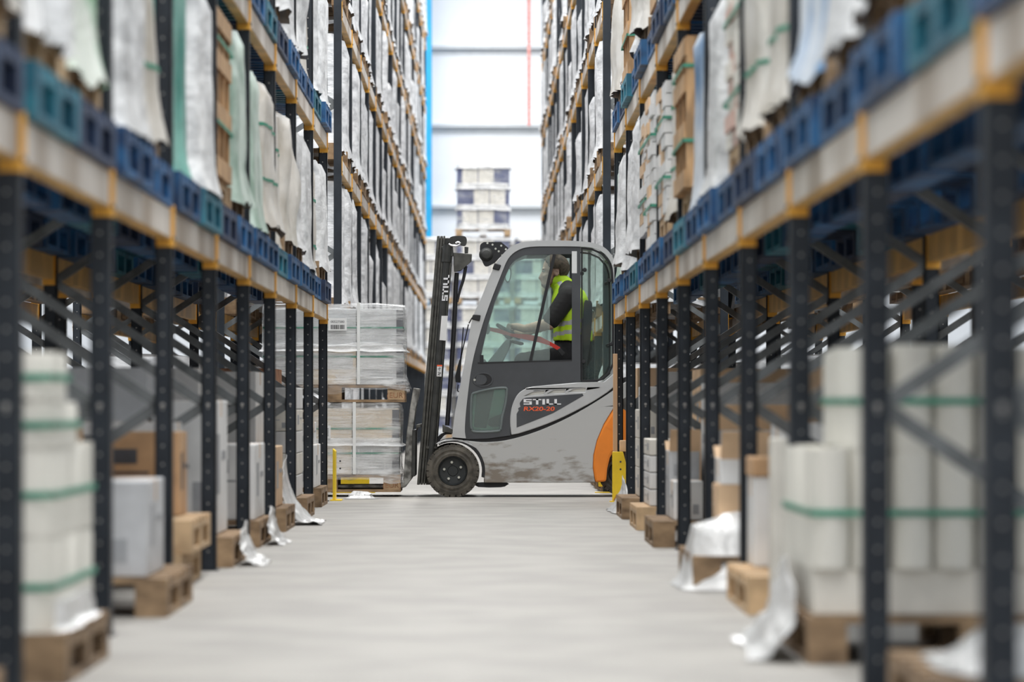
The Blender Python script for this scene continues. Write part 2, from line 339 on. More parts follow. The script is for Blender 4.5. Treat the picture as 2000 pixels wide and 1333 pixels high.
DESC = dict(W='white film wrapped load', C='cream wrapped load with green straps', G='pale green wrapped load', T='teal wrapped load', B='blue and white film load', N='green and white film load', K='brown slatted wooden crate', L='brown and white carton load', P='pink and cream carton load', S='bulging sack load')
# near bays, nearest to the crossing first: (nearer half, farther half); lower shelf then upper shelf
NEAR = {(-1, 1): ['CW', 'WW', 'CS', 'GC', 'KG', 'TW', 'WC', 'SN', 'SS'], (-1, 2): ['WW', 'SC', 'SW', 'WS', 'WW', 'WC'],
        (1, 1): ['WG', 'WW', 'LL', 'CL', 'BK', 'PW', 'CC', 'WB', 'SW', 'WS'], (1, 2): ['WS', 'WK', 'KS', 'SW', 'WW']}
BLU = ['pallet_blue', 'pallet_blue', 'pallet_blue', 'pallet_navy', 'pallet_blue', 'pallet_blue', 'pallet_teal']
seed = 1
for (s, lv), rows in NEAR.items():
    nm = 'left' if s < 0 else 'right'; rz = 0 if s < 0 else PI
    for k, row in enumerate(rows):
        for hlf in (0, 1):
            seed += 1; r = random.Random(seed); yc = Y0-BAY*(k+1)+(.70 if hlf == 0 else 2.0); x = s*(side(s)+.525+r.uniform(-.02, .02)); z = LEV[lv]+.002
            where = f'{nm} rack {ORD[lv-1]} shelf, {ORD[k]} bay before crossing, {"nearer" if hlf == 0 else "farther"} half'
            bm_ = BLU[seed % 7]
            if s < 0 and lv == 1 and k == 7 and hlf == 0: bm_ = 'pallet_teal'
            if s < 0 and lv == 1 and k == 8: bm_ = 'pallet_navy'
            pc = {'pallet_blue': 'blue', 'pallet_navy': 'dark navy', 'pallet_teal': 'teal blue'}[bm_]
            tag(ob('plastic_pallet', pallet_mesh(bm_, 1.10, 1.22, .16), None, (x, yc, z), rz), f'worn {pc} pallet, {where}', 'pallet', f'painted pallets on the {nm} rack')
            kd = row[hlf]; wood = r.random() < .6 or kd in 'SN'; hh = r.uniform(.74, .84) if wood else r.uniform(.86, .96)
            load(kd, r.uniform(1.0, 1.08), r.uniform(1.12, 1.2), hh, seed, f'{DESC[kd]}, {where}', f'loads on the {nm} rack before the crossing', wood, 'pallet_wood' if r.random() < .6 else 'pallet_wood_pale', (x, yc, z+.161), rz)
# far bays: shrink-wrapped loads, one mesh with its pallet as part
fl = []
for i in range(8):
    h = (1.02, .92, 1.05, .84, .98, .70, 1.03, .60)[i]
    o = tag(part(drape(1.02, 1.06+.03*(i % 3), h, 100+i, .03, .07, nz=10, na=32), 'wrapped_load', 'film_far', None, 45, loc=(0, 0, 0)), '', 'wrapped load')
    ob('pallet', pallet_mesh('pallet_wood', 1.04, 1.15), o, (0, 0, -.144)); fl.append(o)
fused = set()
for s, nm in ((-1, 'left'), (1, 'right')):
    d, n = FB[s]
    for lv in range(0, 7):
        for k in range(n):
            yb = FARY+d*k
            if LEV[lv]-.1 > CAMH+.0985*(yb+d): continue
            if lv == 0 and k > 6: continue
            for hlf in (0, 1):
                r = random.Random(hash((s, lv, k, hlf)) % 99991); yc = yb+d/2+(-.64 if hlf == 0 else .64); q = r.randrange(8)
                if r.random() < .07 and not (k < 2): continue
                loc = (s*(side(s)+.525+r.uniform(-.03, .03)), yc, LEV[lv]+.147); rz = (0 if s < 0 else PI)+r.uniform(-.02, .02)
                lab = f'white wrapped load, {ORD[lv-1]+" shelf" if lv else "floor level"}, {ORD[k]} bay beyond the crossing, {nm} rack, {"nearer" if hlf == 0 else "farther"} half'
                g = f'wrapped loads on the {nm} rack beyond the crossing'
                if q not in fused: fused.add(q); o = fl[q]; o.location = loc; o.rotation_euler[2] = rz; o['label'] = lab; o['group'] = g
                else: dup(fl[q], loc, rz, lab, g)
# ---------------------------------------------------------------- forklift truck
pm('truck_silver', (.52, .525, .53), .42, .25, var=.05, scale=4, coat=.2)
pm('truck_dirty', (.53, .53, .525), .45, .15, var=.04, scale=9, stretch=(.8, 1, 2.2), col2=(.24, .205, .17), lo=.5, hi=.72, detail=9)
m_ = MATS['truck_dirty']; N_ = m_.node_tree.nodes; L_ = m_.node_tree.links      # road dirt gathers low on the front half of the body
rp_ = next(n for n in N_ if n.type == 'VALTORGB'); nz_ = next(n for n in N_ if n.type == 'TEX_NOISE'); tc_ = next(n for n in N_ if n.type == 'TEX_COORD'); sx_ = N_.new('ShaderNodeSeparateXYZ'); L_.new(tc_.outputs['Object'], sx_.inputs[0])
def mr_(o, a, b, c, d): n = N_.new('ShaderNodeMapRange'); n.inputs[1].default_value = a; n.inputs[2].default_value = b; n.inputs[3].default_value = c; n.inputs[4].default_value = d; L_.new(o, n.inputs[0]); return n.outputs[0]
def ma_(op, a, b): n = N_.new('ShaderNodeMath'); n.operation = op; L_.new(a, n.inputs[0]); L_.new(b, n.inputs[1]); return n.outputs[0]
L_.new(ma_('ADD', nz_.outputs[0], ma_('ADD', mr_(sx_.outputs[2], .16, .56, .16, -.20), mr_(sx_.outputs[0], .1, .95, .03, -.14))), rp_.inputs[0])
pm('cab_dark', (.060, .064, .072), .5, var=.08, scale=5); pm('seal_black', (.015, .015, .018), .6, var=.1)
pm('rubber', (.070, .063, .053), .85, var=.2, scale=14, col2=(.115, .103, .085), bump=.1); pm('rim_dark', (.030, .034, .036), .5, .2, var=.15); pm('zinc', (.55, .55, .5), .4, .6)
pm('truck_orange', (.85, .24, .02), .45, var=.05, scale=5); pm('mast_dark', (.045, .046, .044), .48, .3, var=.2, scale=10); pm('mast_olive', (.075, .074, .066), .5, .2, var=.25, scale=14)
pm('fork_steel', (.20, .195, .18), .4, .2, var=.35, scale=12, col2=(.50, .49, .46)); pm('chrome', (.8, .8, .82), .15, 1, var=.02)
pm('label_white', (.80, .80, .80), .5, var=.03); pm('letter_white', (.85, .85, .87), .5, var=.02); pm('letter_orange', (.90, .13, .04), .5, var=.02)
pm('cab_inside', (.16, .19, .19), .6, var=.1); pm('seat_black', (.03, .032, .036), .6, var=.15, scale=12); pm('belt_red', (.78, .05, .035), .6, var=.06); pm('cream_slot', (.62, .61, .57), .6, var=.05)
def glass(name, tint, refl, haze):
    m = bpy.data.materials.new(name); m.use_nodes = True; t = m.node_tree; N = t.nodes; L = t.links; N.remove(N['Principled BSDF'])
    tr = N.new('ShaderNodeBsdfTransparent'); tr.inputs[0].default_value = (*tint, 1); gl = N.new('ShaderNodeBsdfGlossy'); gl.inputs['Roughness'].default_value = .04
    di = N.new('ShaderNodeBsdfDiffuse'); di.inputs[0].default_value = (.62, .70, .66, 1)
    fr = N.new('ShaderNodeFresnel'); fr.inputs[0].default_value = 1.45; ml = N.new('ShaderNodeMath'); ml.operation = 'MULTIPLY'; ml.inputs[1].default_value = refl; L.new(fr.outputs[0], ml.inputs[0])
    m1 = N.new('ShaderNodeMixShader'); L.new(ml.outputs[0], m1.inputs[0]); L.new(tr.outputs[0], m1.inputs[1]); L.new(gl.outputs[0], m1.inputs[2])
    m2 = N.new('ShaderNodeMixShader'); m2.inputs[0].default_value = haze; L.new(m1.outputs[0], m2.inputs[1]); L.new(di.outputs[0], m2.inputs[2]); L.new(m2.outputs[0], N['Material Output'].inputs[0]); MATS[name] = m
glass('glass_clear', (.95, .985, .97), 1.0, .02); glass('glass_green', (.86, .95, .92), 1.3, .09); glass('glass_dark_green', (.45, .58, .52), 1.2, .14)  # the last glass has a darker green tint and more haze
YN, YF = 34.26, 35.24                       # near and far flanks of the truck
T = thing('forklift', 'grey and orange counterbalance forklift truck with glazed cab crossing the aisle', 'forklift', (.55, 34.75, 0))
ORIG = Vector((.55, 34.75, 0))
def fp(mb, name, mats, parent=T, smooth=35, bevel=0, label=None):          # a part given in place coordinates
    o = part(mb, name, mats, parent, smooth, bevel, label=label)
    if parent is T: o.location = -ORIG
    return o
def PX(pts, Y=YN): return [W(x, y, Y) for x, y in pts]
def spl(pts, n=4, closed=False):            # smooth curve through points
    P = [Vector(p) for p in pts]; out = []; K = len(P)
    for i in range(K if closed else K-1):
        p0, p1, p2, p3 = (P[(i-1) % K] if closed or i else P[0]), P[i], P[(i+1) % K], (P[(i+2) % K] if closed or i+2 < K else P[-1])
        for j in range(n):
            t = j/n; out.append(tuple(.5*((2*p1)+(p2-p0)*t+(2*p0-5*p1+4*p2-p3)*t*t+(3*p1-p0-3*p2+p3)*t*t*t)))
    if not closed: out.append(tuple(P[-1]))
    return out
# lower body
gap = [(902.5, 860), (925, 862.5), (947.5, 864), (988, 860.5), (1037.6, 847), (1082.6, 829), (1127.6, 806.5), (1172.7, 779.5), (1196, 764), (1216, 750), (1236, 738)]
arch = [(945.5, 923), (943, 905), (934, 882.6), (920, 868)]
wb = [(1236, 790), (1215, 792), (1197.4, 799), (1179.4, 828.6), (1166, 860), (1159, 889.4), (1158, 914), (1162.5, 943.4)]
body = spl(gap, 3)+wb+[(945.3, 943.4)]+spl(arch, 3)
fp(MB().prism(PX(body), YN, YF), 'chassis', 'truck_dirty', bevel=.02)
m = MB()                                   # deep counterweight at the rear
cw = [(1197.4, 799), (1179.4, 828.6), (1166, 860), (1159, 889.4), (1158, 914), (1162.5, 943)]+[(1184, 941), (1186, 916), (1191, 895), (1200, 880), (1215, 873), (1230, 875), (1240, 890)]+[(1247, 880), (1246, 840), (1240, 800), (1236, 790), (1215, 792)]
fp(m.prism(PX(cw), YN-.005, YF+.005), 'counterweight', 'truck_orange', bevel=.018)
fp(MB().prism(PX(spl([(1186, 834), (1190, 829.5), (1200, 828), (1207, 833), (1200, 838.5), (1190, 838)], 3, True), YN-.006), YN-.008, YN+.02), 'grip_recess', 'truck_orange')
fp(MB().prism(PX([(945, 943), (1160, 943), (1160, 936), (945, 936)], YN+.06), YN+.06, YF-.06), 'underbody', 'seal_black')
fp(MB().prism(PX(spl([(932, 944), (990, 944), (989, 949), (978, 952.5), (934, 952)], 2, True), YN+.05), YN+.05, YN+.30), 'step', 'seal_black')
# inner bulk that carries the cab: dark, behind the silver flanks
seam = [(884, 857), (910, 862), (947.5, 866), (988, 862.5), (1037.6, 849), (1082.6, 831), (1127.6, 809), (1172.7, 782), (1236, 742)]
fp(MB().prism(PX(seam+[(1236, 733), (1180, 752), (1137, 770), (1035, 836), (995, 850), (910, 855), (884, 853)], YN+.02), YN+.02, YF-.02), 'seam_band', 'seal_black')
# fender over the drive wheel
c0 = (884.4, 920.6)
def arc(r, a0, a1, n=14): return [(c0[0]+r*math.cos(R(a0+(a1-a0)*i/n)), c0[1]-r*math.sin(R(a0+(a1-a0)*i/n))) for i in range(n+1)]
for yy in (YN, YF-.24): fp(MB().prism(PX(arc(64, -12, 118)+arc(57, 118, -12)), yy, yy+.24), 'wheel_arch', 'seal_black', bevel=.004)
for yy in (YN-.003, YF-.24): fp(MB().prism(PX([(851, 868), (856, 864), (869, 859.5), (885, 858), (903, 860), (920, 867), (930, 876), (922, 872), (905, 864.5), (886, 862), (868, 864), (858, 868)]), yy, yy+.243), 'fender', 'truck_silver', bevel=.004)
# wheels
def wheel(cx, cy, Yo, sgn, rp, wd, nm='wheel'):          # Yo: outer flank; sgn +1: the tyre extends to larger Y
    k = Yo/FP; c = Vector((*W(cx, cy, Yo),)); c = Vector((c.x, Yo, c.y)); r = rp*k; w_ = wd*sgn
    o = ob(nm, None, T); o.location = -ORIG+c
    m = MB(); m.lathe([(r*.525, .02*sgn), (r*.56, 0), (r*.66, -.006*sgn), (r*.74, .004*sgn), (r*.80, -.002*sgn), (r*.9, .004*sgn), (r*.965, .03*sgn), (r*.97, .05*sgn), (r*.97, w_-.05*sgn), (r*.95, w_-.02*sgn), (r*.55, w_)], (0, 0, 0), 'y', 64)
    for q in range(26):                      # tread lugs
        a = 2*PI*q/26; M = Matrix.Rotation(a, 4, 'Y')
        m.box(-r*.095, r*.095, min(.006*sgn, w_*.46), max(.006*sgn, w_*.46), r*.90, r*.998, 0, M); M2 = Matrix.Rotation(a+PI/26, 4, 'Y'); m.box(-r*.095, r*.095, min(w_*.54, w_-.01*sgn), max(w_*.54, w_-.01*sgn), r*.90, r*.998, 0, M2)
    part(m, 'tyre', 'rubber', o, 35)
    m = MB(); m.lathe([(r*.545, .004*sgn), (r*.53, -.004*sgn), (r*.51, .004*sgn), (r*.49, .045*sgn), (r*.2, .050*sgn), (r*.18, .042*sgn), (0, .042*sgn)], (0, 0, 0), 'y', 48)
    part(m, 'rim', 'rim_dark', o, 35)
    for q in range(5):
        a = R(25+72*q); m = MB().lathe([(0, .024*sgn), (r*.05, .024*sgn), (r*.058, .032*sgn), (r*.058, .05*sgn)], (r*.33*math.cos(a), 0, r*.33*math.sin(a)), 'y', 6); part(m, 'wheel_nut', 'zinc', o)
    return o
wheel(884.4, 920.6, 34.20, 1, 52, .22, 'drive_wheel'); wheel(884.4-3, 920.6-6+1.2, 35.30, -1, 50.4, .22, 'drive_wheel')
wheel(1213, 924, 34.42, 1, 44, .16, 'steer_wheel'); wheel(1213, 921, 35.08, -1, 43.2, .16, 'steer_wheel')
# cab: silver arch, its rails joined by cross bars and a glazed roof
arch_o = [(883, 854.6), (888, 811), (899.6, 749), (908, 704), (922, 625.6), (941, 580), (961.5, 528.7), (978, 502), (994.5, 485), (1015, 475), (1044, 471), (1085, 470), (1122, 471), (1159.5, 475), (1182, 485), (1196.7, 502.7), (1202.5, 525), (1205, 570), (1206, 640), (1206, 720), (1206, 745)]
arch_i = [(910, 857), (908, 836), (912, 786.5), (922, 712), (939, 646), (957, 592.6), (978, 539), (992.5, 506), (1011, 489.5), (1036, 482.5), (1085, 481.5), (1130, 482), (1157, 484.5), (1177, 493), (1191, 509), (1197, 528), (1199, 570), (1199.5, 640), (1199, 745)]
ao, ai = spl(arch_o, 4), spl(arch_i, 4)
m = MB()
for y0, y1 in ((YN-.012, YN+.06), (YF-.06, YF+.012)): m.prism(PX(ao+ai[::-1]), y0, y1)
for q in (0.02, .30, .47, .56, .66, .76): i = int(q*(len(ao)-1)); a = Vector(W(*ao[i], YN)); b = Vector(W(*ai[int(q*(len(ai)-1))], YN)); c = (a+b)/2; m.bar((c.x, YN+.05, c.y), (c.x, YF-.05, c.y), .035, .05, up=(0, 0, 1))
fp(m, 'cab_frame', 'truck_silver', bevel=.012)
k0, k1 = int(.02*len(ao)), int(.33*len(ao)); mid = [((a[0]*.5+b[0]*.5), (a[1]*.5+b[1]*.5)) for a, b in ((ao[i], ai[min(int(i/(len(ao)-1)*(len(ai)-1)), len(ai)-1)]) for i in range(len(ao)))]
def sheet(pts, y0, y1, th=.005):            # thin curved pane following a side profile
    P = [Vector(p) for p in PX(pts)]; m = MB(); A = []; B = []
    for i, p in enumerate(P): d = (P[min(i+1, len(P)-1)]-P[max(i-1, 0)]).normalized(); n = Vector((-d.y, d.x))*th/2; A.append(p+n); B.append(p-n)
    return m.prism([tuple(p) for p in A]+[tuple(p) for p in B[::-1]], y0, y1)
fp(sheet(mid[2:int(.42*len(mid))], YN+.06, YF-.06), 'windscreen', 'glass_clear'); fp(sheet(mid[int(.44*len(mid)):int(.66*len(mid))], YN+.06, YF-.06), 'roof_glass', 'glass_clear'); fp(sheet(mid[int(.70*len(mid)):-2], YN+.06, YF-.06), 'rear_window', 'glass_clear')
# doors (near and far): dark panel with the big window and the low foot window cut out
win = [(937, 708.6), (942.8, 678), (954, 631), (967.5, 586), (985.5, 543), (996.8, 518.5), (1008, 505), (1026, 498), (1117, 496.5), (1117, 704.5)]
fw = spl([(921, 838), (919.5, 815), (921, 775), (928, 767.5), (960, 760), (985, 758), (990, 763), (987, 790), (981, 815), (978, 836), (972, 842.5), (930, 844)], 3, True)
door_o = ai[:next(i for i, p in enumerate(ai) if p[0] > 1128 and p[1] < 490)]+[(1134, 482.3), (1134, 746), (1036, 755.6), (1024, 759), (1010, 771), (1002, 790), (998, 807), (996, 836), (997, 851), (953, 857), (912, 858.5)]
for far in (0, 1):
    y0, y1 = (YN+.002, YN+.045) if not far else (YF-.045, YF-.002)
    dr = fp(MB().prism(PX(door_o), y0, y1, [PX(win), PX(fw)]), 'door', 'cab_dark', bevel=.006)
    yc = (y0+y1)/2
    part(MB().prism(PX([(p[0], p[1]) for p in fw]), yc-.004, yc+.004), 'foot_window', 'glass_dark_green', dr)
    m = MB(); P = [Vector((x, y0 if not far else y1, z)) for x, z in PX(fw)]; m.tube(P+[P[0]], .010, 8, cap=False); part(m, 'window_seal', 'cab_inside', dr, 40)
    if not far:
        pane = [p for p in win if p[0] < 1060]; xr_ = 1074
        part(MB().prism(PX(pane+[(xr_, 497.2), (xr_, 705.8)]), yc+.004, yc+.009), 'sliding_pane', 'glass_green', dr)
        part(MB().prism(PX(pane[:6]+[(1002, 512), (1026, 498), (1029, 498), (1001, 607), (992, 707)]), yc-.010, yc-.006), 'fixed_pane', 'glass_clear', dr)
        a, b = W(1083, 497, YN), W(1036, 706, YN); part(MB().bar((a[0], yc-.013, a[1]), (b[0], yc-.013, b[1]), .014, .026), 'pane_edge_bar', 'seal_black', dr)
        part(MB().prism(PX([(937, 694), (944.5, 694), (944.5, 710), (937, 710)]), y0-.008, yc), 'window_latch', 'seal_black', dr); part(MB().prism(PX([(933, 711), (1000, 708.5), (1117, 705), (1117, 703), (1000, 706), (933, 708)]), y0-.004, yc), 'window_sill_strip', 'seal_black', dr)
        e = [(943+20.5*math.cos(a), 742+14.5*math.sin(a)) for a in [2*PI*i/28 for i in range(28)]]; e2 = [(944+16.5*math.cos(a), 742+11.5*math.sin(a)) for a in [2*PI*i/28 for i in range(28)]]
        h = part(MB().prism(PX(e), y0-.007, y0+.01, [PX(e2)]), 'door_handle', 'cab_dark', dr, 35, .003); part(MB().prism(PX(e2), y0-.0025, y0+.006), 'recess', 'seal_black', h); part(MB().prism(PX(spl([(931, 734), (945, 733), (951, 742), (945, 751), (931, 751)], 3, True)), y0-.012, y0+.004), 'lever', 'cab_dark', h)
        kx, kz = W(927, 742.5, YN); part(MB().lathe([(0, -.002), (.010, -.002), (.010, .004)], (kx, y0-.008, kz), 'y', 12), 'lock', 'zinc', h)
        m = MB()
        for x, y in ((962, 571.5), (957, 584)): X, Z = W(x, y, YN); m.lathe([(0, -.005), (.008, -.004), (.008, .002)], (X, y0, Z), 'y', 8)
        part(m, 'bolts', 'seal_black', dr)
        part(MB().prism(PX([(1116.8, 491), (1126.8, 491), (1126.8, 534), (1116.8, 534)]), y0-.003, y0+.001), 'sticker', 'label_white', dr)
    else: part(MB().prism(PX(win), yc-.004, yc+.004), 'window_pane', 'glass_green', dr)
# rear quarter windows
qo = [(1135, 483), (1157, 485.5), (1177, 494), (1191, 510), (1197.5, 528), (1199.5, 570), (1199.5, 712), (1191, 730), (1178, 742.5), (1165, 746), (1135, 747)]
qi = [(1138, 487), (1156, 489), (1174.5, 497), (1187.5, 512), (1193.5, 529), (1195.5, 570), (1195.5, 711), (1188, 727), (1176, 738.5), (1164, 741.5), (1138, 742.5)]
for far in (0, 1):
    y0, y1 = (YN+.002, YN+.04) if not far else (YF-.04, YF-.002)
    q = fp(MB().prism(PX(qo), y0, y1, [PX(qi)]), 'quarter_window', 'seal_black', bevel=.004)
    part(MB().prism(PX(qi), (y0+y1)/2-.003, (y0+y1)/2+.003), 'pane', 'glass_clear' if not far else 'glass_green', q)
    for x, y in ((1142, 527.5), (1190, 548), (1194, 672), (1140, 707)): X, Z = W(x, y, YN); part(MB().lathe([(0, -.03), (.014, -.028), (.018, -.015), (.015, .004), (.006, .01), (.006, .03)], (X, (y0+y1)/2, Z), 'y', 14), 'hinge_knob', 'seal_black', q, 40)
# silver swoosh with its dark badge
sw = spl([(998.4, 850), (996.2, 825.7), (997.9, 803), (1003.5, 784), (1012.5, 769), (1027, 759), (1040.6, 755.3)], 4)+[(1085, 751), (1125, 747.6), (1179, 746.3), (1188, 739), (1199, 729), (1206, 722), (1206, 750)]+spl([(1197.6, 757), (1185.8, 767), (1158.8, 784.5), (1136, 797), (1102.5, 814), (1068.8, 828.5), (1035, 840.5), (1012.5, 847.5)], 2)
inset = [(1009, 835.8), (1009, 808.8), (1013, 802), (1011.8, 798), (1016.5, 795), (1015, 789), (1016, 786), (1021.5, 779.5), (1027, 777.3), (1137.4, 769.4), (1139.7, 773.3), (1080, 807.7), (1035, 825.7)]
slots = [[(1027, 773.3), (1040.6, 767), (1063.7, 764), (1062, 770.5)], [(1071.6, 768.8), (1081, 763.5), (1104, 761.5), (1102.5, 768.3)], [(1112, 766), (1121, 761), (1144.7, 759), (1142.5, 766)]]
for far in (0, 1):
    y0, y1 = (YN-.008, YN+.04) if not far else (YF-.04, YF+.008); yo = y0 if not far else y1; e = -1 if not far else 1
    cv = fp(MB().prism(PX(sw), y0, y1, [PX(s_) for s_ in slots]), 'battery_cover', 'truck_silver', bevel=.007)
    m = MB()
    for s_ in slots: m.prism(PX(s_), y0+.012 if not far else y1-.02, y0+.02 if not far else y1-.012)
    part(m, 'vent_insert', 'cream_slot', cv)
    bd = part(MB().prism(PX(inset), min(yo, yo+e*.002), max(yo, yo+e*.002)), 'badge_panel', 'cab_dark', cv)
    if far: continue
    yt0, yt1 = y0-.0045, y0-.001
    def letters(x0, x1, y0_, y1_, fn, a, b, mat, parent, name):
        m = MB(); w5 = (x1-x0)
        def rc(u0, u1, v0, v1): m.prism([fn(x0+w5*u, y1_+(y0_-y1_)*v) for u, v in ((u0, v0), (u1, v0), (u1, v1), (u0, v1))], a, b)
        q = .20
        rc(0, .22, 0, q); rc(0, .22, .40, .60); rc(0, .22, 1-q, 1); rc(.155, .22, q, .42); rc(0, .065, .58, 1-q)          # S
        rc(.245, .475, 1-q, 1); rc(.33, .395, 0, 1)                                                                      # T
        rc(.50, .57, 0, 1); rc(.61, .68, 0, 1); rc(.61, .79, 0, q); rc(.82, .89, 0, 1); rc(.82, 1, 0, q)                  # I L L
        return part(m, name, mat, parent)
    letters(1022.6, 1095.8, 780, 790.8, lambda x, y: W(x, y, YN), yt0, yt1, 'letter_white', cv, 'maker_lettering')
    cu = bpy.data.curves.new('model', 'FONT'); cu.body = 'RX20-20'; cu.size = .045; cu.extrude = .0012; cu.offset = .0012; cu.shear = .12; to = bpy.data.objects.new('model_text', cu); C.objects.link(to)
    bpy.context.view_layer.update(); me = bpy.data.meshes.new_from_object(to.evaluated_get(bpy.context.evaluated_depsgraph_get())); bpy.data.objects.remove(to)
    xs = [v.co.x for v in me.vertices]; ys = [v.co.y for v in me.vertices]; x0, z1 = W(1022.6, 794.7, YN); x1, z0 = W(1083.4, 803.2, YN)
    for v in me.vertices: u = (v.co.x-min(xs))/(max(xs)-min(xs)); q = (v.co.y-min(ys))/(max(ys)-min(ys)); v.co = (x0+(x1-x0)*u, (yt0+yt1)/2-v.co.z, z0+(z1-z0)*q)
    me.materials.clear(); me.materials.append(MATS['letter_orange']); ob('model_lettering', me, cv)
# cab interior
fp(MB().prism(PX([(912, 846), (1000, 846), (1010, 835), (1190, 760), (1195, 745), (1195, 752), (1100, 850), (912, 856)], YN+.08), YN+.08, YF-.08), 'cab_floor', 'cab_inside')
fp(MB().prism(PX([(925, 835), (930, 770), (938, 708), (946, 700), (955, 712), (962, 708), (975, 712), (960, 790), (950, 838)]), YN+.10, YF-.10), 'dashboard', 'cab_inside', bevel=.012)
fp(MB().prism(PX([(948, 712), (984, 668), (992, 660), (1001, 665), (996, 680), (975, 722), (962, 740)]), 34.62, 34.86), 'steering_column', 'cab_inside', bevel=.012)
fp(MB().prism(PX([(1000, 663), (1023, 668), (1024, 672), (1018, 674), (998, 668)]), 34.58, 34.70), 'control_stalk', 'seal_black', bevel=.006)
a = Vector((*W(977, 640, 34.7),)); b = Vector((*W(1003, 656, 34.7),)); cc = (a+b)/2; ux = (b-a).normalized(); rr = .17
ring = [Vector((cc.x+.012, 34.72, cc.y))+Vector((ux.x, 0, ux.y))*rr*math.cos(t)*.62+Vector((0, 1, 0))*rr*math.sin(t) for t in [2*PI*i/32 for i in range(33)]]
sw_ = fp(MB().tube(ring, .016, 10, cap=False), 'steering_wheel', 'seal_black', smooth=60)
hub = Vector((cc.x+.02, 34.72, cc.y-.02)); m = MB()
for t in (0, 2.1, 4.2): m.bar(hub, ring[int(t/(2*PI)*32)], .02, .02)
m.ball(hub, .045); part(m, 'spokes', 'seal_black', sw_, 40)
st = fp(MB().prism(PX(spl([(1128, 700), (1138, 640), (1143, 590), (1150, 586), (1158, 592), (1157, 640), (1150, 700), (1146, 718), (1132, 718)], 3, True)), 34.52, 34.98), 'seat', 'seat_black', bevel=.03)
part(MB().prism(PX(spl([(1030, 716), (1050, 707), (1100, 712), (1140, 716), (1145, 730), (1140, 742), (1040, 740), (1028, 730)], 3, True)), 34.52, 34.98), 'seat_cushion', 'seat_black', st, 35, .02)
part(MB().prism(PX([(1040, 742), (1140, 742), (1150, 800), (1035, 820)]), 34.5, 35.0), 'seat_base', 'cab_inside', st)
m = MB(); bl = [(955, 643), (975, 647), (1000, 655), (1030, 659), (1056, 664), (1075, 672), (1094, 683)]; bw = [7, 9, 6, 11, 12, 8, 9]
for i in range(len(bl)-1):
    Ya, Yb = 34.40+.02*math.sin(i*1.2), 34.40+.02*math.sin(i*1.2+1.2); q = []
    for (x, y), h_, Y in ((bl[i], bw[i], Ya), (bl[i+1], bw[i+1], Yb)): X, Z0 = W(x, y-h_/2, Y); _, Z1 = W(x, y+h_/2, Y); q += [(X, Y, Z0), (X, Y, Z1), (X, Y+.003, Z0), (X, Y+.003, Z1)]
    m.add(q, [(0, 4, 5, 1), (2, 3, 7, 6), (0, 2, 6, 4), (1, 5, 7, 3)])
bt = fp(m, 'seat_belt', 'belt_red'); part(MB().prism(PX([(1088, 684), (1094, 680), (1104, 690), (1098, 697)], 34.4), 34.385, 34.415), 'buckle', 'seal_black', bt, 35, .004)
part(MB().prism(PX(spl([(950, 632), (956, 634), (957, 648), (952, 654), (947, 645)], 2, True), 34.4), 34.38, 34.44), 'anchor', 'cab_inside', bt)
# work lamp, mirror, brackets, wiper
lp = fp(MB().prism(PX(spl([(953, 520.5), (946, 519), (939, 501), (937.5, 480), (945, 473)], 3)+[(978.8, 473), (993, 484.5), (986, 494), (976.5, 502.8), (966, 514)], YN+.02), YN+.02, YN+.05), 'work_lamp', 'seal_black', bevel=.006)
lc = Vector((W(950, 497, YN)[0], YN+.03, W(950, 497, YN)[1])); part(MB().lathe([(0, -.05), (.035, -.045), (.055, -.02), (.062, .02), (.05, .03)], lc, 'y', 20), 'lamp_housing', 'mast_dark', lp, 40)
m = MB()
for x, y in ((952, 475), (962, 478), (979, 480), (988, 487), (968, 486), (974, 491), (981, 499)): X, Z = W(x, y, YN); m.lathe([(0, -.004), (.009, -.004), (.009, 0)], (X, YN+.02, Z), 'y', 8)
part(m, 'rivets', 'zinc', lp)
m = MB(); m.prism(PX([(961.5, 526), (966, 514), (979, 518), (975, 529)]), YN-.03, YN+.07); fp(m, 'frame_clamp', 'seal_black', bevel=.008)
fp(MB().prism(PX([(920.5, 624), (924, 614.5), (939, 616), (937, 628)]), YN-.03, YN+.07), 'frame_clamp', 'seal_black', bevel=.008)
mr = fp(MB().prism(PX(spl([(985, 542), (988, 526), (994, 522.5), (998.5, 527), (998, 541), (994.5, 551), (989, 551.5)], 3, True), YN+.1), YN+.10, YN+.12), 'mirror', 'cab_dark', bevel=.004); part(MB().prism(PX(spl([(987.5, 540), (990, 528.5), (994, 525.5), (996.5, 529), (996, 541), (993.5, 548.5), (989.5, 548.5)], 3, True), YN+.1), YN+.097, YN+.1), 'mirror_glass', 'chrome', mr)
wp = fp(MB().prism(PX([(890, 747), (889, 735), (896.5, 705), (899.5, 700), (900.5, 706), (899.5, 735), (900, 748)], YN+.35), YN+.33, YN+.37), 'wiper', 'seal_black', bevel=.003)
m = MB(); 
for a, b in (((899, 704), (915, 634)), ((916, 632), (922, 621)), ((897, 748), (905, 640)), ((895, 752), (893.5, 764)), ((893.5, 764), (897, 766))): p = W(*a, YN+.35); q = W(*b, YN+.35); m.bar((p[0], YN+.35, p[1]), (q[0], YN+.35, q[1]), .008, .010)
part(m, 'wiper_arm', 'seal_black', wp)
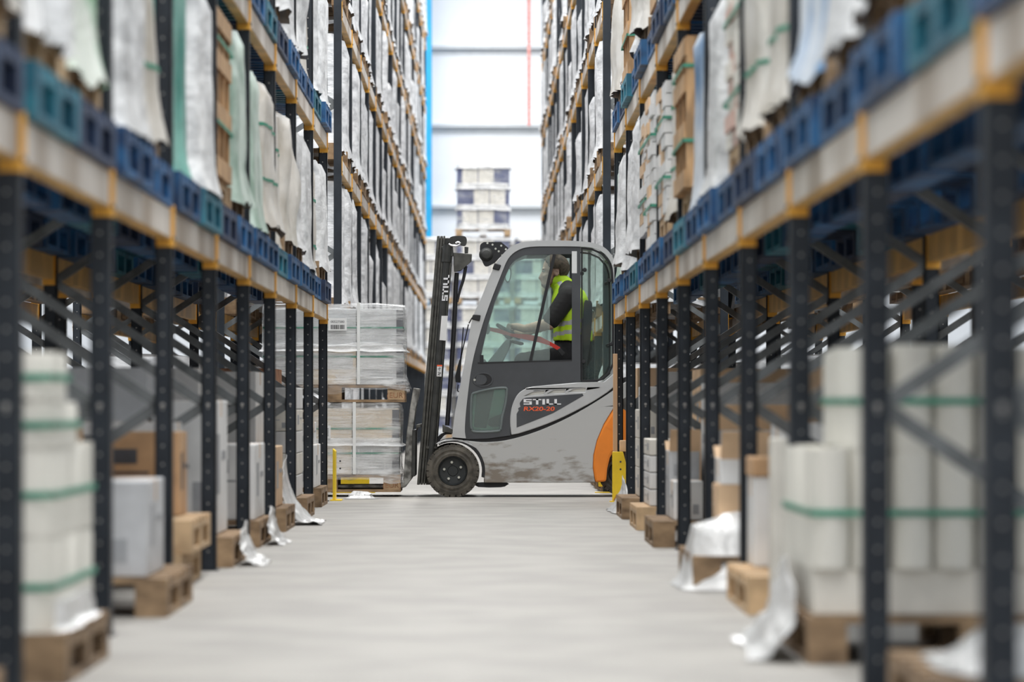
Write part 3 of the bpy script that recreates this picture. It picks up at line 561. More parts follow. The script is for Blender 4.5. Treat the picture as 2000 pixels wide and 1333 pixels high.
# ---------------------------------------------------------------- mast, carriage and forks
def LX(t, off): return (854.3+off-(854.3-815)*t, 460+488*t)          # point on the mast: t down the mast, off in pixels across it
def strip(m, o0, o1, t0, t1, y0, y1, mm=0): return m.prism(PX([LX(t0, o0), LX(t0, o1), LX(t1, o1), LX(t1, o0)]), y0, y1, m=mm)
MY = (34.36, 35.02)
mast = ob('mast', None, T); mast.location = -ORIG; mast['label'] = 'dark two-stage lift mast'
for Ym, e in ((MY[0], 1), (MY[1], -1)):
    m = MB()
    for o0, o1, d in ((-1, 4.5, 0), (5.5, 10.5, .012), (11.5, 15, .0)): strip(m, o0, o1, 0.0 if o0 else -.004, 1.0, Ym+d, Ym+.11)
    strip(m, 16, 30.5, .10, 1.0, Ym+.02, Ym+.11); strip(m, 24, 31, .07, .98, Ym+.0, Ym+.02)
    part(m, 'mast_rail', 'mast_olive', mast, 35, .004)
    m = MB(); a = LX(.06, 21.5); b = LX(.93, 22); p = W(*a, YN); q = W(*b, YN); m.tube([(p[0], Ym+.0, p[1]), (q[0], Ym+.0, q[1])], .030, 16); part(m, 'lift_cylinder', 'mast_dark', mast, 50)
    m = MB(); a = LX(.035, 21); b = LX(.105, 21); p = W(*a, YN); q = W(*b, YN); m.tube([(p[0], Ym+.0, p[1]), (q[0], Ym+.0, q[1])], .042, 16); part(m, 'cylinder_head', 'mast_dark', mast, 50)
m = MB()
for t in (.03, .30, .62, .92): p = W(*LX(t, 12), YN); m.box(p[0]-.05, p[0]+.05, MY[0]+.11, MY[1]-.11, p[1]-.05, p[1]+.05)
part(m, 'cross_member', 'mast_dark', mast, 0, .006)
part(MB().prism(PX([(885, 493), (921.8, 495.5), (921, 509.8), (900, 528.5), (886.6, 530.8)]), MY[0]-.01, MY[0]+.05), 'crosshead_plate', 'mast_olive', mast, 35, .006)
part(MB().prism(PX([(862, 481), (871, 478), (884, 478), (886, 500), (872, 501), (866, 497)]), MY[0]-.02, MY[0]+.03), 'cylinder_bracket', 'mast_dark', mast, 35, .006)
m = MB(); m.prism(PX(spl([(876, 467), (884, 461), (905, 460.5), (911, 465), (911, 474), (906, 479), (890, 475), (877, 474)], 3, True)), MY[0]-.02, MY[0]+.16); part(m, 'hose_pulley', 'mast_dark', mast, 40, .012)
m = MB(); P = [(876, 476.5), (882, 479), (890, 480), (896, 478), (899, 475), (894, 472.5), (890, 475)]; m.tube([(W(x, y, YN)[0], MY[0]-.03, W(x, y, YN)[1]) for x, y in spl(P, 3)], .009, 8); part(m, 'hose_fitting', 'chrome', mast, 60)
part(MB().prism(PX([(907, 481), (915, 482), (914, 494), (907, 494)]), MY[0], MY[0]+.06), 'valve_block', 'mast_dark', mast, 0, .004)
m = MB(); m.tube([(W(x, y, YN)[0], MY[0]+.05, W(x, y, YN)[1]) for x, y in ((892, 532), (890, 560), (888.5, 600), (886.5, 640), (880, 740), (873, 832))], .019, 12); part(m, 'hydraulic_line', 'seal_black', mast, 60)
for P in ([(908, 521), (904, 545), (898, 565), (893, 590)], [(911, 519), (906, 545), (899, 566), (894, 585)], [(851, 870), (856, 856), (866, 848), (882, 847)], [(884, 840), (876, 846), (866, 850), (852, 866)]): part(MB().tube([(W(x, y, YN)[0], MY[0]+.02, W(x, y, YN)[1]) for x, y in spl(P, 4)], .009, 8), 'hose', 'seal_black', mast, 60)
part(MB().prism(PX([(864, 829), (870, 833), (876, 835), (886, 842), (885, 848), (874, 846), (864, 845)]), MY[0]-.01, MY[0]+.05), 'tilt_bracket', 'mast_olive', mast, 35, .005)
part(MB().prism(PX([(832, 872), (855, 873), (855, 877), (832, 877)]), MY[0]-.02, MY[0]+.06), 'mast_foot', 'mast_olive', mast, 35, .003)
yl0, yl1 = MY[0]-.036, MY[0]-.031
dx_ = -39.3/488
part(MB().prism(PX([(862.2, 617), (874.4, 617), (870.8, 665.5), (858.2, 664.5)]), yl0, yl1), 'data_label', 'label_white', mast)
wl = part(MB().prism(PX([(853.3, 715.5), (863.3, 715.5), (862, 736), (852.6, 735.5)]), yl0, yl1), 'warning_label', 'label_white', mast); part(MB().prism(PX([(853.4, 713), (863.6, 713), (863.4, 716), (853.3, 716)]), yl0-.001, yl1), 'red_edge', 'letter_orange', wl)
m = MB()
for a, b in (((858.5, 717), (858, 725)), ((855, 721), (861, 719.5)), ((855, 727), (861.5, 729)), ((854.5, 733), (860.5, 729)), ((856, 730), (859, 734))): p = W(*a, YN); q = W(*b, YN); m.bar((p[0], yl0-.001, p[1]), (q[0], yl0-.001, q[1]), .007, .003)
part(m, 'pictogram', 'print_dark', wl)
def mfn(x, y):                             # unit letters turned to read up the mast
    v = (590-x)/(590-537.0); return W(870.5+(y)*1.0-(590-v*53-590+53)*0-( (590-537)*(1-v)*.0805), 590-v*53, YN)
m = MB()
def rcv(u0, u1, v0, v1):
    P = []
    for u, v in ((u0, v0), (u1, v0), (u1, v1), (u0, v1)): y = 587.5-u*50.5; x = 877.5-11*v+(y-540)*-.0805-.0; P.append((x, y))
    m.prism(PX(P), yl0, yl1)
q = .22
for r_ in ((0, .22, 0, q), (0, .22, .40, .60), (0, .22, 1-q, 1), (.155, .22, q, .42), (0, .065, .58, 1-q), (.245, .475, 1-q, 1), (.33, .395, 0, 1), (.50, .57, 0, 1), (.61, .68, 0, 1), (.61, .79, 0, q), (.82, .89, 0, 1), (.82, 1, 0, q)): rcv(*r_)
part(m, 'maker_lettering', 'letter_white', mast)
cg = ob('carriage', None, T); cg.location = -ORIG
part(MB().prism(PX([(805, 840), (812, 840), (811, 931), (803, 932)]), 34.34, 35.1), 'carriage_plate', 'mast_dark', cg, 0, .005)
part(MB().prism(PX([(812.5, 830), (821.8, 828.5), (822, 835), (815, 836), (813, 842)]), 34.30, 35.1), 'upper_hook', 'mast_olive', cg, 0, .004)
for yy in (34.49, 34.85):
    m = MB(); m.prism(PX([(806.3, 757.8), (819, 759.3), (812.3, 793), (811, 800), (806, 839), (806.8, 932), (800, 941), (791, 953), (785, 955), (778, 954.3), (520, 954.3), (508, 952.5), (520, 949.5), (774, 948.5), (784, 944), (787, 934), (792.5, 852.5), (799, 800)]), yy, yy+.11); part(m, 'fork', 'fork_steel', cg, 35, .006)
# ---------------------------------------------------------------- driver
pm('skin', (.66, .42, .33), .55, var=.06, scale=6); pm('hair_brown', (.085, .06, .042), .7, var=.35, scale=40); pm('stubble', (.22, .13, .10), .8, var=.25, scale=40)
pm('shirt_black', (.018, .017, .018), .85, var=.2, scale=10); pm('trousers_black', (.014, .014, .016), .85, var=.2, scale=8); pm('boot_black', (.02, .02, .02), .6)
pm('reflective', (.42, .42, .43), .4, var=.1); pm('hivis', (.50, .74, .02), .7, var=.08, scale=8); pm('eye_white', (.8, .8, .8), .3); pm('strip_black', (.02, .02, .02), .6)
DO = Vector((W(1118, 695, 34.75)[0], 34.75, .0))
person = thing('person', 'forklift driver with short hair in yellow vest and black shirt, hands on the wheel', 'person', DO)
def D(x, y, dy=0, Y=34.75): X, Z = W(x, y, Y); return Vector((X, Y+dy, Z))
def blob(name, mat, segs, balls=(), voxel=.012, smooth_it=3, parent=person, extra=None):
    m = MB()
    for p, q, r0, r1, fl in segs:          # tapered limbs; fl widens them sideways (along y)
        n = 6
        for i in range(n): a = p.lerp(q, i/n); b = p.lerp(q, (i+1)/n)
        pts = [p.lerp(q, i/n) for i in range(n+1)]
        for i, c in enumerate(pts): m.ball(c, r0+(r1-r0)*i/n, (1, fl, 1), n=14)
    for c, r, sc in balls: m.ball(c, r, sc, n=18)
    if extra: extra(m)
    me = m.mesh(name, [mat], 0, clean=False); o = ob(name, me)
    rm = o.modifiers.new('r', 'REMESH'); rm.mode = 'VOXEL'; rm.voxel_size = voxel; sm = o.modifiers.new('s', 'SMOOTH'); sm.factor = .5; sm.iterations = smooth_it
    bpy.context.view_layer.update(); me2 = bpy.data.meshes.new_from_object(o.evaluated_get(bpy.context.evaluated_depsgraph_get())); o.modifiers.clear(); o.data = me2
    me2.materials.clear(); me2.materials.append(MATS[mat]); me2.polygons.foreach_set('material_index', [0]*len(me2.polygons)); me2.shade_smooth()
    o.parent = parent; o.location = -DO if parent is person else (0, 0, 0); return o
pel, spn, chs, nck = D(1120, 690), D(1118, 645), D(1113, 592), D(1098, 562)
NS, FS = -.20, .20                          # near and far shoulder
sh = [D(1108, 580, NS), D(1108, 580, FS)]; el = [D(1072, 634, NS-.03), D(1072, 632, FS+.03)]; wr = [D(1024, 643, NS+.08), D(1016, 652, FS-.08)]
hp = [D(1114, 698, -.10), D(1114, 698, .10)]; kn = [D(1022, 708, -.15), D(1022, 706, .14)]; an = [D(1000, 818, -.14), D(996, 818, .14)]
def hand(s_):                               # palm, four curled fingers and a thumb around the rim
    i = 0 if s_ < 0 else 1; base = wr[i]; e = s_
    c = base+Vector((-.062, 0, .016)); segs = [(base, c, .034, .034, 1.2), (c, c+Vector((-.035, 0, .005)), .031, .027, 1.4)]
    for k, (dy, ln) in enumerate(((.030, .030), (.010, .036), (-.010, .034), (-.030, .026))):
        a = c+Vector((-.040, dy, .012)); b = a+Vector((-ln, 0, .010)); d = b+Vector((-.012, 0, -ln)); f = d+Vector((.018, 0, -.018))
        segs += [(a, b, .0105, .0098, 1), (b, d, .0096, .009, 1), (d, f, .009, .008, 1)]
    a = c+Vector((-.002, -e*.034, -.006)); b = a+Vector((-.030, -e*.012, -.020)); segs += [(a, b, .012, .010, 1), (b, b+Vector((-.024, e*.006, -.008)), .010, .008, 1)]
    return segs
head = D(1084, 530)
def headmesh(m):
    m.ball(D(1085, 523), .112, (.98, .70, .93), n=22)             # skull
    m.ball(D(1071, 541), .078, (.82, .74, 1.12), n=18); m.ball(D(1067, 553), .046, (1, .95, .8), n=14)    # face, chin
    for (x0, y0), (x1, y1), r0, r1 in (((1062.5, 528), (1055.5, 543), .013, .019),): 
        for i in range(7): m.ball(D(x0+(x1-x0)*i/6, y0+(y1-y0)*i/6), r0+(r1-r0)*i/6, (1, .9, 1), n=10)
    for dy in (-.026, .026): m.ball(D(1061.5, 526, dy), .019, (.8, 1.4, .6), n=10)           # brow
    for dy in (-.035, .035): m.ball(D(1064, 540, dy), .024, n=10)                             # cheeks
    m.ball(D(1058.5, 548.5), .013, (1, 1.8, .6), n=10); m.ball(D(1059.5, 552.5), .013, (1, 1.6, .6), n=10)  # lips
    for dy in (-.080, .080):                                                                  # ears
        for i in range(9): t = R(-60+300*i/8); m.ball(D(1087+3.6*math.cos(t), 533-6.5*math.sin(t), dy*1.03), .009, (1, .8, 1), n=8)
        m.ball(D(1086.5, 537, dy), .014, (1, .6, 1.3), n=8)
body = [(nck, head+Vector((0, 0, -.05)), .068, .066, .95), (chs, nck, .12, .075, 1.3), (spn, chs, .13, .13, 1.35), (pel, spn, .14, .13, 1.3)]
for i in (0, 1): body += [(sh[i], el[i], .062, .046, 1), (el[i], wr[i], .054, .035, 1), (hp[i], kn[i], .085, .062, 1), (kn[i], an[i], .058, .040, 1), (an[i], an[i]+Vector((-.14, 0, -.03)), .04, .032, 1)]
body += hand(-1)+hand(1)
blob('body', 'skin', body, voxel=.0072, smooth_it=4, extra=headmesh)
# hair: cap over the crown and back of the skull
hc = D(1085, 523); m = MB().ball(hc-DO, .117, (.98, .72, .95), n=64); hm = m.mesh('hair', ['hair_brown'], 60); bm = bmesh.new(); bm.from_mesh(hm)
def nohair(f):
    c = f.calc_center_median(); p = c+DO; x = VX+FP*p.x/34.75; y = VY-FP*(p.z-CAMH)/34.75; e = .6*noise.noise(c*60)
    front = 1065+max(0, (y-508))*.55+e*3                     # hairline falls back from the brow to the ear
    return x < front or (y > 526+e*4 and x < 1093) or y > 541+e*3
bmesh.ops.delete(bm, geom=[f for f in bm.faces if nohair(f)], context='FACES'); bm.to_mesh(hm); bm.free()
ho = ob('hair', hm, person); sd = ho.modifiers.new('t', 'SOLIDIFY'); sd.thickness = .012; sd.offset = 0
def beardmesh(m):
    for dy in (-.058, .058): 
        for x, y in ((1080, 545), (1077, 551), (1073, 556), (1083, 540)): m.ball(D(x, y, dy*(.98 if x > 1075 else .8)), .018, (1, .7, 1), n=8)
    for x, y, r in ((1064, 557.5, .03), (1068, 560, .032), (1060.5, 555, .018)): m.ball(D(x, y), r, (1, 1.5, .7), n=10)
    m.ball(D(1057.8, 546), .008, (1, 2.6, .6), n=8)
blob('beard', 'stubble', [], voxel=.006, smooth_it=3, extra=beardmesh)
for dy in (-.032, .032): part(MB().ball(D(1062.2, 530.5, dy)-DO, .011, (.9, 1, .8), n=12), 'eye', 'eye_white', person, 60); part(MB().ball(D(1060.4, 530.5, dy)-DO, .0065, n=8), 'pupil', 'print_dark', person, 60); part(MB().ball(D(1061, 526, dy)-DO, .012, (.8, 1.5, .35), n=10), 'eyebrow', 'hair_brown', person, 60)
# clothes
def sl(i): e = sh[i].lerp(el[i], .86); return [(sh[i]+Vector((0, 0, .0)), e, .088, .074, 1)]
blob('shirt', 'shirt_black', [(chs, nck+Vector((.01, 0, -.04)), .150, .085, 1.35), (spn, chs, .150, .150, 1.35), (pel, spn, .155, .15, 1.3), (sh[0], D(1108, 566, -.06), .085, .08, 1), (sh[1], D(1108, 566, .06), .085, .08, 1)]+sl(0)+sl(1), voxel=.011)
v = blob('safety_vest', 'hivis', [(D(1113, 592), D(1104, 566), .160, .095, 1.36), (D(1118, 642), chs, .166, .160, 1.36), (D(1119, 658), spn, .172, .166, 1.36), (D(1104, 566), D(1094, 556), .090, .080, 1.1)], voxel=.011)
# open the vest: keep the arm holes free and end it above the waist, then colour its tape by face
bm = bmesh.new(); bm.from_mesh(v.data); zb = W(0, 667, 34.75)[1]; zt = W(0, 553, 34.75)[1]
bmesh.ops.delete(bm, geom=[f for f in bm.faces if f.calc_center_median().z < zb or f.calc_center_median().z > zt+.03], context='FACES')
v.data.materials.append(MATS['reflective'])
for f in bm.faces:
    c = f.calc_center_median(); x = VX+FP*c.x/34.75; y = VY-FP*(c.z-CAMH)/34.75
    d_ = y-(652-(x-1095)*.16)
    if abs(d_) < 4.0 or (abs(d_+18) < 4.2): f.material_index = 1
    if 548 < y < 585 and abs((x-1098)+(y-560)*-.75) < 6 and abs(c.y-34.75) > .06: f.material_index = 1
bm.to_mesh(v.data); bm.free()
sd = v.modifiers.new('cloth', 'SOLIDIFY'); sd.thickness = .006
blob('collar', 'hivis', [(D(1102, 559, -.0), D(1090, 549, 0), .086, .083, 1.0)], voxel=.010)
def tr(m): pass
blob('trousers', 'trousers_black', [(pel, D(1118, 668), .165, .158, 1.3)]+[(hp[i], kn[i], .105, .080, 1) for i in (0, 1)]+[(kn[i], an[i], .078, .062, 1) for i in (0, 1)], voxel=.012)
blob('boots', 'boot_black', [(an[i]+Vector((.02, 0, .02)), an[i]+Vector((-.15, 0, -.035)), .056, .042, 1) for i in (0, 1)], voxel=.012)
# ---------------------------------------------------------------- loads carried on the forks
def film_mat(name, dens, top=.9):
    m = bpy.data.materials.new(name); m.use_nodes = True; t = m.node_tree; N = t.nodes; L = t.links; b = N['Principled BSDF']
    tc = N.new('ShaderNodeTexCoord'); mp = N.new('ShaderNodeMapping'); mp.inputs['Scale'].default_value = (1.0, 1.0, 13); mp.inputs['Rotation'].default_value = (.0, .03, 0); L.new(tc.outputs['Object'], mp.inputs[0])
    nz = N.new('ShaderNodeTexNoise'); nz.inputs['Scale'].default_value = 3; nz.inputs['Detail'].default_value = 7; nz.inputs['Roughness'].default_value = .65; nz.inputs['Distortion'].default_value = .6; L.new(mp.outputs[0], nz.inputs['Vector'])
    n2 = N.new('ShaderNodeTexNoise'); n2.inputs['Scale'].default_value = 3.5; n2.inputs['Detail'].default_value = 3; mp2 = N.new('ShaderNodeMapping'); mp2.inputs['Scale'].default_value = (1, 1, 2.2); L.new(tc.outputs['Object'], mp2.inputs[0]); L.new(mp2.outputs[0], n2.inputs['Vector'])
    mu = N.new('ShaderNodeMath'); mu.operation = 'MULTIPLY'; L.new(nz.outputs[0], mu.inputs[0]); L.new(n2.outputs[0], mu.inputs[1])
    rp = N.new('ShaderNodeValToRGB'); e = rp.color_ramp.elements; e[0].position = .20; e[0].color = (dens, dens, dens, 1); e[1].position = .45; e[1].color = (top, top, top, 1); L.new(mu.outputs[0], rp.inputs[0])
    b.inputs['Base Color'].default_value = (.95, .955, .96, 1); b.inputs['Roughness'].default_value = .16
    bp = N.new('ShaderNodeBump'); bp.inputs['Strength'].default_value = .55; bp.inputs['Distance'].default_value = .02; L.new(nz.outputs[0], bp.inputs['Height']); L.new(bp.outputs[0], b.inputs['Normal'])
    tr = N.new('ShaderNodeBsdfTransparent'); mx = N.new('ShaderNodeMixShader'); L.new(rp.outputs[0], mx.inputs[0]); L.new(tr.outputs[0], mx.inputs[1]); L.new(b.outputs[0], mx.inputs[2]); L.new(mx.outputs[0], N['Material Output'].inputs[0]); MATS[name] = m
film_mat('film_clear', .08); film_mat('film_clear_dense', .14); film_mat('film_thin', .03, .45); film_mat('film_fold', .55, .95)
pm('carton_silver', (.56, .57, .58), .6, var=.08, scale=5, rnd=.08); pm('carton_beige', (.72, .63, .52), .7, var=.06); pm('navy_carton', (.085, .10, .20), .6, var=.1); pm('carton_dark', (.10, .105, .12), .6, var=.1)
def eur(parent):
    m = MB()
    for i in range(5): y = -.4+.655*i/4; m.box(-.6, .6, y, y+.145, .122, .144)
    for x in (-.6, -.0725, .455): m.box(x, x+.145, -.4, .4, .10, .122)
    for y in (-.4, -.0725, .255): m.box(-.6, .6, y, y+.145, 0, .022)
    p = part(m, 'pallet', 'pallet_wood', parent)
    for x in (-.6, -.0725, .455):
        for y in (-.4, -.0725, .255): part(MB().box(x+.001, x+.144, y+.001, y+.144, .022, .10), 'block', 'pallet_wood_pale' if x > .3 else 'pallet_wood', p)
    cu = bpy.data.curves.new('t', 'FONT'); cu.body = '(EUR)'; cu.size = .065; cu.extrude = .0006; cu.align_x = 'CENTER'; to = bpy.data.objects.new('t', cu); C.objects.link(to); bpy.context.view_layer.update()
    me = bpy.data.meshes.new_from_object(to.evaluated_get(bpy.context.evaluated_depsgraph_get())); bpy.data.objects.remove(to); me.materials.clear(); me.materials.append(MATS['osb'])
    for v in me.vertices: v.co = (v.co.x+.5275, -.4005-v.co.z, v.co.y+.036)
    ob('burnt_mark', me, p); return p
def text_part(body, size, x, y, z, mat, parent, name, off=0, width=None):
    cu = bpy.data.curves.new('t', 'FONT'); cu.body = body; cu.size = size; cu.extrude = .0006; cu.offset = off; to = bpy.data.objects.new('t', cu); C.objects.link(to); bpy.context.view_layer.update()
    me = bpy.data.meshes.new_from_object(to.evaluated_get(bpy.context.evaluated_depsgraph_get())); bpy.data.objects.remove(to); me.materials.clear(); me.materials.append(MATS[mat])
    k = width/max(v.co.x for v in me.vertices) if width else 1
    for v in me.vertices: v.co = (x+v.co.x*k, y-v.co.z, z+v.co.y)
    return ob(name, me, parent)
def fork_load(z, h, tiers, label, seed, upper):
    X0 = -1.28 if upper else -1.315; Yc = 34.72
    t = thing('wrapped_pallet_load', label, 'pallet load', (X0, Yc, z), 0, 'loads carried on the forks'); eur(t)
    hz = (h-.01)/tiers
    for i in range(tiers):
        z0 = .146+hz*i
        for j in range(3):
            for q in (0, 1):
                x = -.585+.39*j; y = -.385+.385*q; mt = ('carton_silver', 'carton_beige')[(i == 0 and j == 1) or (not upper and (i == 1 or j == 0))]
                c = part(MB().box(x+.003, x+.387, y+.003, y+.38, z0, z0+hz-.008), 'carton', mt, t, 0, .004)
                if q == 0:
                    if upper and i == 0 and j: part(MB().box(x+.02, x+.36 if j == 1 else x+.30, y+.0, y+.0025, z0+hz*.40, z0+hz*.82), 'pale_panel', 'carton_white', c)
                    if not upper and i == 0 and j: m = MB(); [m.box(x+.05+.11*k, x+.058+.11*k, y-.0, y+.0025, z0+.01, z0+hz*.75) for k in range(4)]; part(m, 'edges', 'label_white', c)
                    if j == 2: part(MB().box(x+.335, x+.389, y-.001, y+.20, z0+.01, z0+hz-.02), 'dark_end', 'carton_dark', c)
    part(drape(1.20, .80, h+.02, seed, .014, .06, nz=26, na=120, rnd=.03, dome=.012, e=30), 'wrap_film', 'film_clear' if upper else 'film_clear_dense', t, 60, loc=(0, 0, .144))
    for zz in ((.35, .72) if upper else (.30, .66)): part(strap_mb(1.17, .77, .146+h*zz, .014, off=.004), 'green_strap', 'strap_green', t)
    part(drape(1.195, .795, .05, seed+3, .016, .015, nz=6, na=120, rnd=.02, e=30), 'film_fold', 'film_fold', t, 60, loc=(0, 0, .146+hz*(1 if upper else 1)-.03))
    m = MB(); m.box(.20, .226, -.428, -.424, .15, .146+h+.03).box(.20, .226, .424, .428, .15, .146+h+.03).box(.20, .226, -.428, .428, .146+h+.03, .146+h+.034); part(m, 'white_strap', 'strap_white', t)
    return t
ul = fork_load(.794, .655, 2, 'film wrapped carton load on the forks, upper of two, paper label on its side', 301, True)
ll = fork_load(.040, .575, 2, 'film wrapped carton load on the forks, lower of two, just above the floor', 305, False)
lb = part(MB().box(-.04, .115, -.428, -.4265, .60, .705), 'paper_label', 'label_white', ul); text_part('00527580', .028, -.02, -.4285, .665, 'print_dark', lb, 'number', 0, .115)
m = MB(); rb = random.Random(5); xx = -.018
while xx < .095: ww = rb.choice((.003, .005, .008)); m.box(xx, xx+ww, -.4292, -.428, .612, .648); xx += ww+rb.choice((.003, .005))
part(m, 'barcode', 'print_dark', lb)
lb = part(MB().box(-.03, .015, -.428, -.4265, .45, .56), 'paper_label', 'label_white', ll); m = MB(); [m.box(-.02, -.002, -.4292, -.428, .47+.012*k, .475+.012*k) for k in range(6)]; part(m, 'barcode', 'print_dark', lb)
text_part('Stone', .06, .02, -.394, .19, 'letter_white', ul, 'carton_lettering', .001)
part(MB().box(.34, .50, -.396, -.392, .20, .212), 'carton_line', 'letter_white', ul)
# ---------------------------------------------------------------- stacked loads at the end of the aisle
def end_load(loc, label, k=1.0):
    t = thing('wrapped_pallet_load', label, 'pallet load', loc, 0, 'loads stacked at the end of the aisle')
    p = ob('pallet', pallet_mesh('pallet_wood_pale', 1.0, 1.0), t); p.scale = (1.2, 1, 1)
    part(MB().box(-.09, .09, -.506, -.50, .0, .125), 'pallet_label', 'label_white', t)
    for i in range(3):
        z = .146+i*.425*k; m = MB().box(-.565, .565, -.48, .48, z, z+.41*k)
        o = (-.45, -.2, -.45)[i]; m.box(o, o+.33, -.484, -.48, z+.03, z+.37*k, 1).box(o+.35, o+.68, -.484, -.48, z+.03, z+.37*k, 1)
        part(m, 'carton_tier', ['navy_carton', 'tile_cream'], t)
    part(drape(1.15, .98, 1.27*k, 400+int(loc[0]*10+loc[2]*7), .02, .04, nz=22, na=80, rnd=.02, e=24), 'wrap_film', 'film_thin', t, 60, loc=(0, 0, .144))
    for i in range(4): part(drape(1.17, 1.0, (.10, .10, .10, .04)[i], 500+i, .02, .03, nz=6, na=60, rnd=.02, e=24), 'film_band', 'film_loose', t, 60, loc=(0, 0, (.15, .54, .965, 1.385)[i]*k))
    return t
LV4 = ('bottom', 'second from the floor', 'third from the floor', 'topmost')
for ci, (cx, n, nm) in enumerate(((-1.335, 3, 'nearest the blue column'), (-.06, 4, 'in the middle'), (1.215, 3, 'farthest from the blue column'))):
    for i in range(n): end_load((cx, 89.5, i*1.475), f'navy and cream wrapped load, {LV4[i]}, aisle-end stack {nm}', 1.07 if i == 3 else 1.0)
for ci, cx in enumerate((-.65, .75)):
    for i in range(3): end_load((cx, 91.2, i*1.475), f'navy and cream wrapped load, {LV4[i]}, rear aisle-end row, {"column" if ci == 0 else "rack"} side')
# ---------------------------------------------------------------- ground storage under the racks
def xs(s, u): return s*(side(s)+u)
def gpallet(s, u0, u1, ya, yb, label, mat='pallet_wood', z=0, rz=0):
    o = tag(ob('wooden_pallet', pallet_mesh(mat, round(u1-u0, 2), round(yb-ya, 2)), None, (xs(s, (u0+u1)/2), (ya+yb)/2, z), rz), label, 'pallet'); return o
def gcarton(s, u0, u1, ya, yb, z0, z1, mat, label, prints=True, tape=True, group=None, open_=False):
    d, w_, h = u1-u0, yb-ya, z1-z0; o = tag(part(MB().box(-d/2, d/2, -w_/2, w_/2, 0, h), 'carton', mat, None, 0, .006, loc=(xs(s, (u0+u1)/2), (ya+yb)/2, z0)), label, 'box', group)
    if tape: part(MB().box(-d/2-.001, d/2+.001, -.025, .025, h-.0, h+.0015).box(-d/2-.0015, -d/2, -.025, .025, h-.08, h).box(d/2, d/2+.0015, -.025, .025, h-.08, h), 'tape', 'kraft_light', o)
    if prints:
        m = MB(); m.box(-d*.35, -d*.05, -w_/2-.0015, -w_/2, h*.62, h*.80).box(-d*.35, d*.10, -w_/2-.0015, -w_/2, h*.50, h*.53).box(d*.15, d*.36, -w_/2-.0015, -w_/2, h*.15, h*.40)
        for e in (-1, 1): m.box(min(e*d/2, e*(d/2+.0015)), max(e*d/2, e*(d/2+.0015)), -w_*.3, -w_*.1, h*.3, h*.75); m.box(min(e*d/2, e*(d/2+.0015)), max(e*d/2, e*(d/2+.0015)), w_*.05, w_*.35, h*.55, h*.62)
        part(m, 'print', 'print_grey' if mat != 'kraft' else 'print_dark', o)
    if open_:
        for e, a in ((-1, .12), (1, .05)): part(MB().add([(-d/2, e*w_/2, h), (d/2, e*w_/2, h), (d/2, e*(w_/2+.13), h+a), (-d/2, e*(w_/2+.13), h+a), (-d/2, e*w_/2, h-.004), (d/2, e*w_/2, h-.004), (d/2, e*(w_/2+.13), h+a-.004), (-d/2, e*(w_/2+.13), h+a-.004)], [(0,1,2,3),(7,6,5,4),(0,4,5,1),(1,5,6,2),(2,6,7,3),(3,7,4,0)]), 'flap', 'kraft_light', o)
    return o
def rolls(s, u0, ya, nx, ny, r_, tiers, zb, label, group=None):          # tiers: z0, z1, columns a..b, rows c..d
    t = thing('roll_bundle', label, 'roll bundle', (xs(s, u0+nx*r_), ya+ny*r_, zb), 0, group); e = s
    for ti, (z0, z1, ax, bx, cy, dy) in enumerate([t_ if len(t_) > 4 else t_+(0, ny) for t_ in tiers]):
        for i in range(ax, bx):
            for j in range(cy, dy):
                c = (e*(-nx*r_+r_+2*r_*i), -ny*r_+r_+2*r_*j, 0); rj = random.Random(i*7+j*3+ti)
                part(MB().lathe([(0, z0), (r_*.985, z0), (r_*.985, z1+rj.uniform(-.02, .015)), (r_*.9, z1+.005), (r_*.35, z1+.004), (0, z1-.01)], c, 'z', 18), 'roll', 'roll_white', t, 40)
        for zz in (z0+(z1-z0)*.45,):
            a, b = sorted((e*(-nx*r_+2*r_*ax), e*(-nx*r_+2*r_*bx))); m = MB(); p = .004
            ya_, yb_ = -ny*r_+2*r_*cy, -ny*r_+2*r_*dy; m.box(a-p, b+p, ya_-p, ya_, zz, zz+.02).box(a-p, b+p, yb_, yb_+p, zz, zz+.02).box(a-p, a, ya_-p, yb_+p, zz, zz+.02).box(b, b+p, ya_-p, yb_+p, zz, zz+.02)
            part(m, 'strap', 'strap_green', t)
    return t
def filmheap(name, label, x, y, d, w_, h, seed, z=0, mat='film_loose', amp=.07, skirt=.05):
    m = drape(d, w_, h, seed, amp, skirt, nz=10, na=40, rnd=.5, dome=.03, taper=.3); 
    m.v = [(a, b, max(c, .004)) for a, b, c in m.v]
    return tag(part(m, name, mat, None, 60, loc=(x, y, z)), label, 'plastic film')
L_, R_ = -1, 1
def slump(s, u, reach, y0, y1, h, seed, label):      # film caught under goods, hanging down and creeping over the floor
    so = Vector((seed*3.7, seed*1.3, 0)); nn = 22; vs = []; fs = []
    for i in range(nn+1):
        for j in range(nn+1):
            a, b = i/nn, j/nn; t = noise.noise(Vector((b*3, 2, seed))); hh = h*(.55+.45*math.sin(PI*min(1, b*1.05)))*(1+.4*t)
            x = (a**1.7)*reach*(.7+.6*abs(noise.noise(Vector((b*2.5, 7, seed)))))+.018*noise.noise(Vector((a*5, b*7, 1))+so)
            vs.append((xs(s, u)-s*x, y0+(y1-y0)*(b+.10*a*noise.noise(Vector((b*4, a*2, 3))+so)), max(.005, hh*(1-a)**1.25+.02*noise.noise(Vector((a*6, b*8, 4))+so))))
    for i in range(nn):
        for j in range(nn): q = i*(nn+1)+j; fs.append((q, q+1, q+nn+2, q+nn+1))
    o = tag(part(MB().add(vs, fs), 'plastic_film', 'film_loose', None, 60), label, 'plastic film'); sd = o.modifiers.new('t', 'SOLIDIFY'); sd.thickness = .002; return o
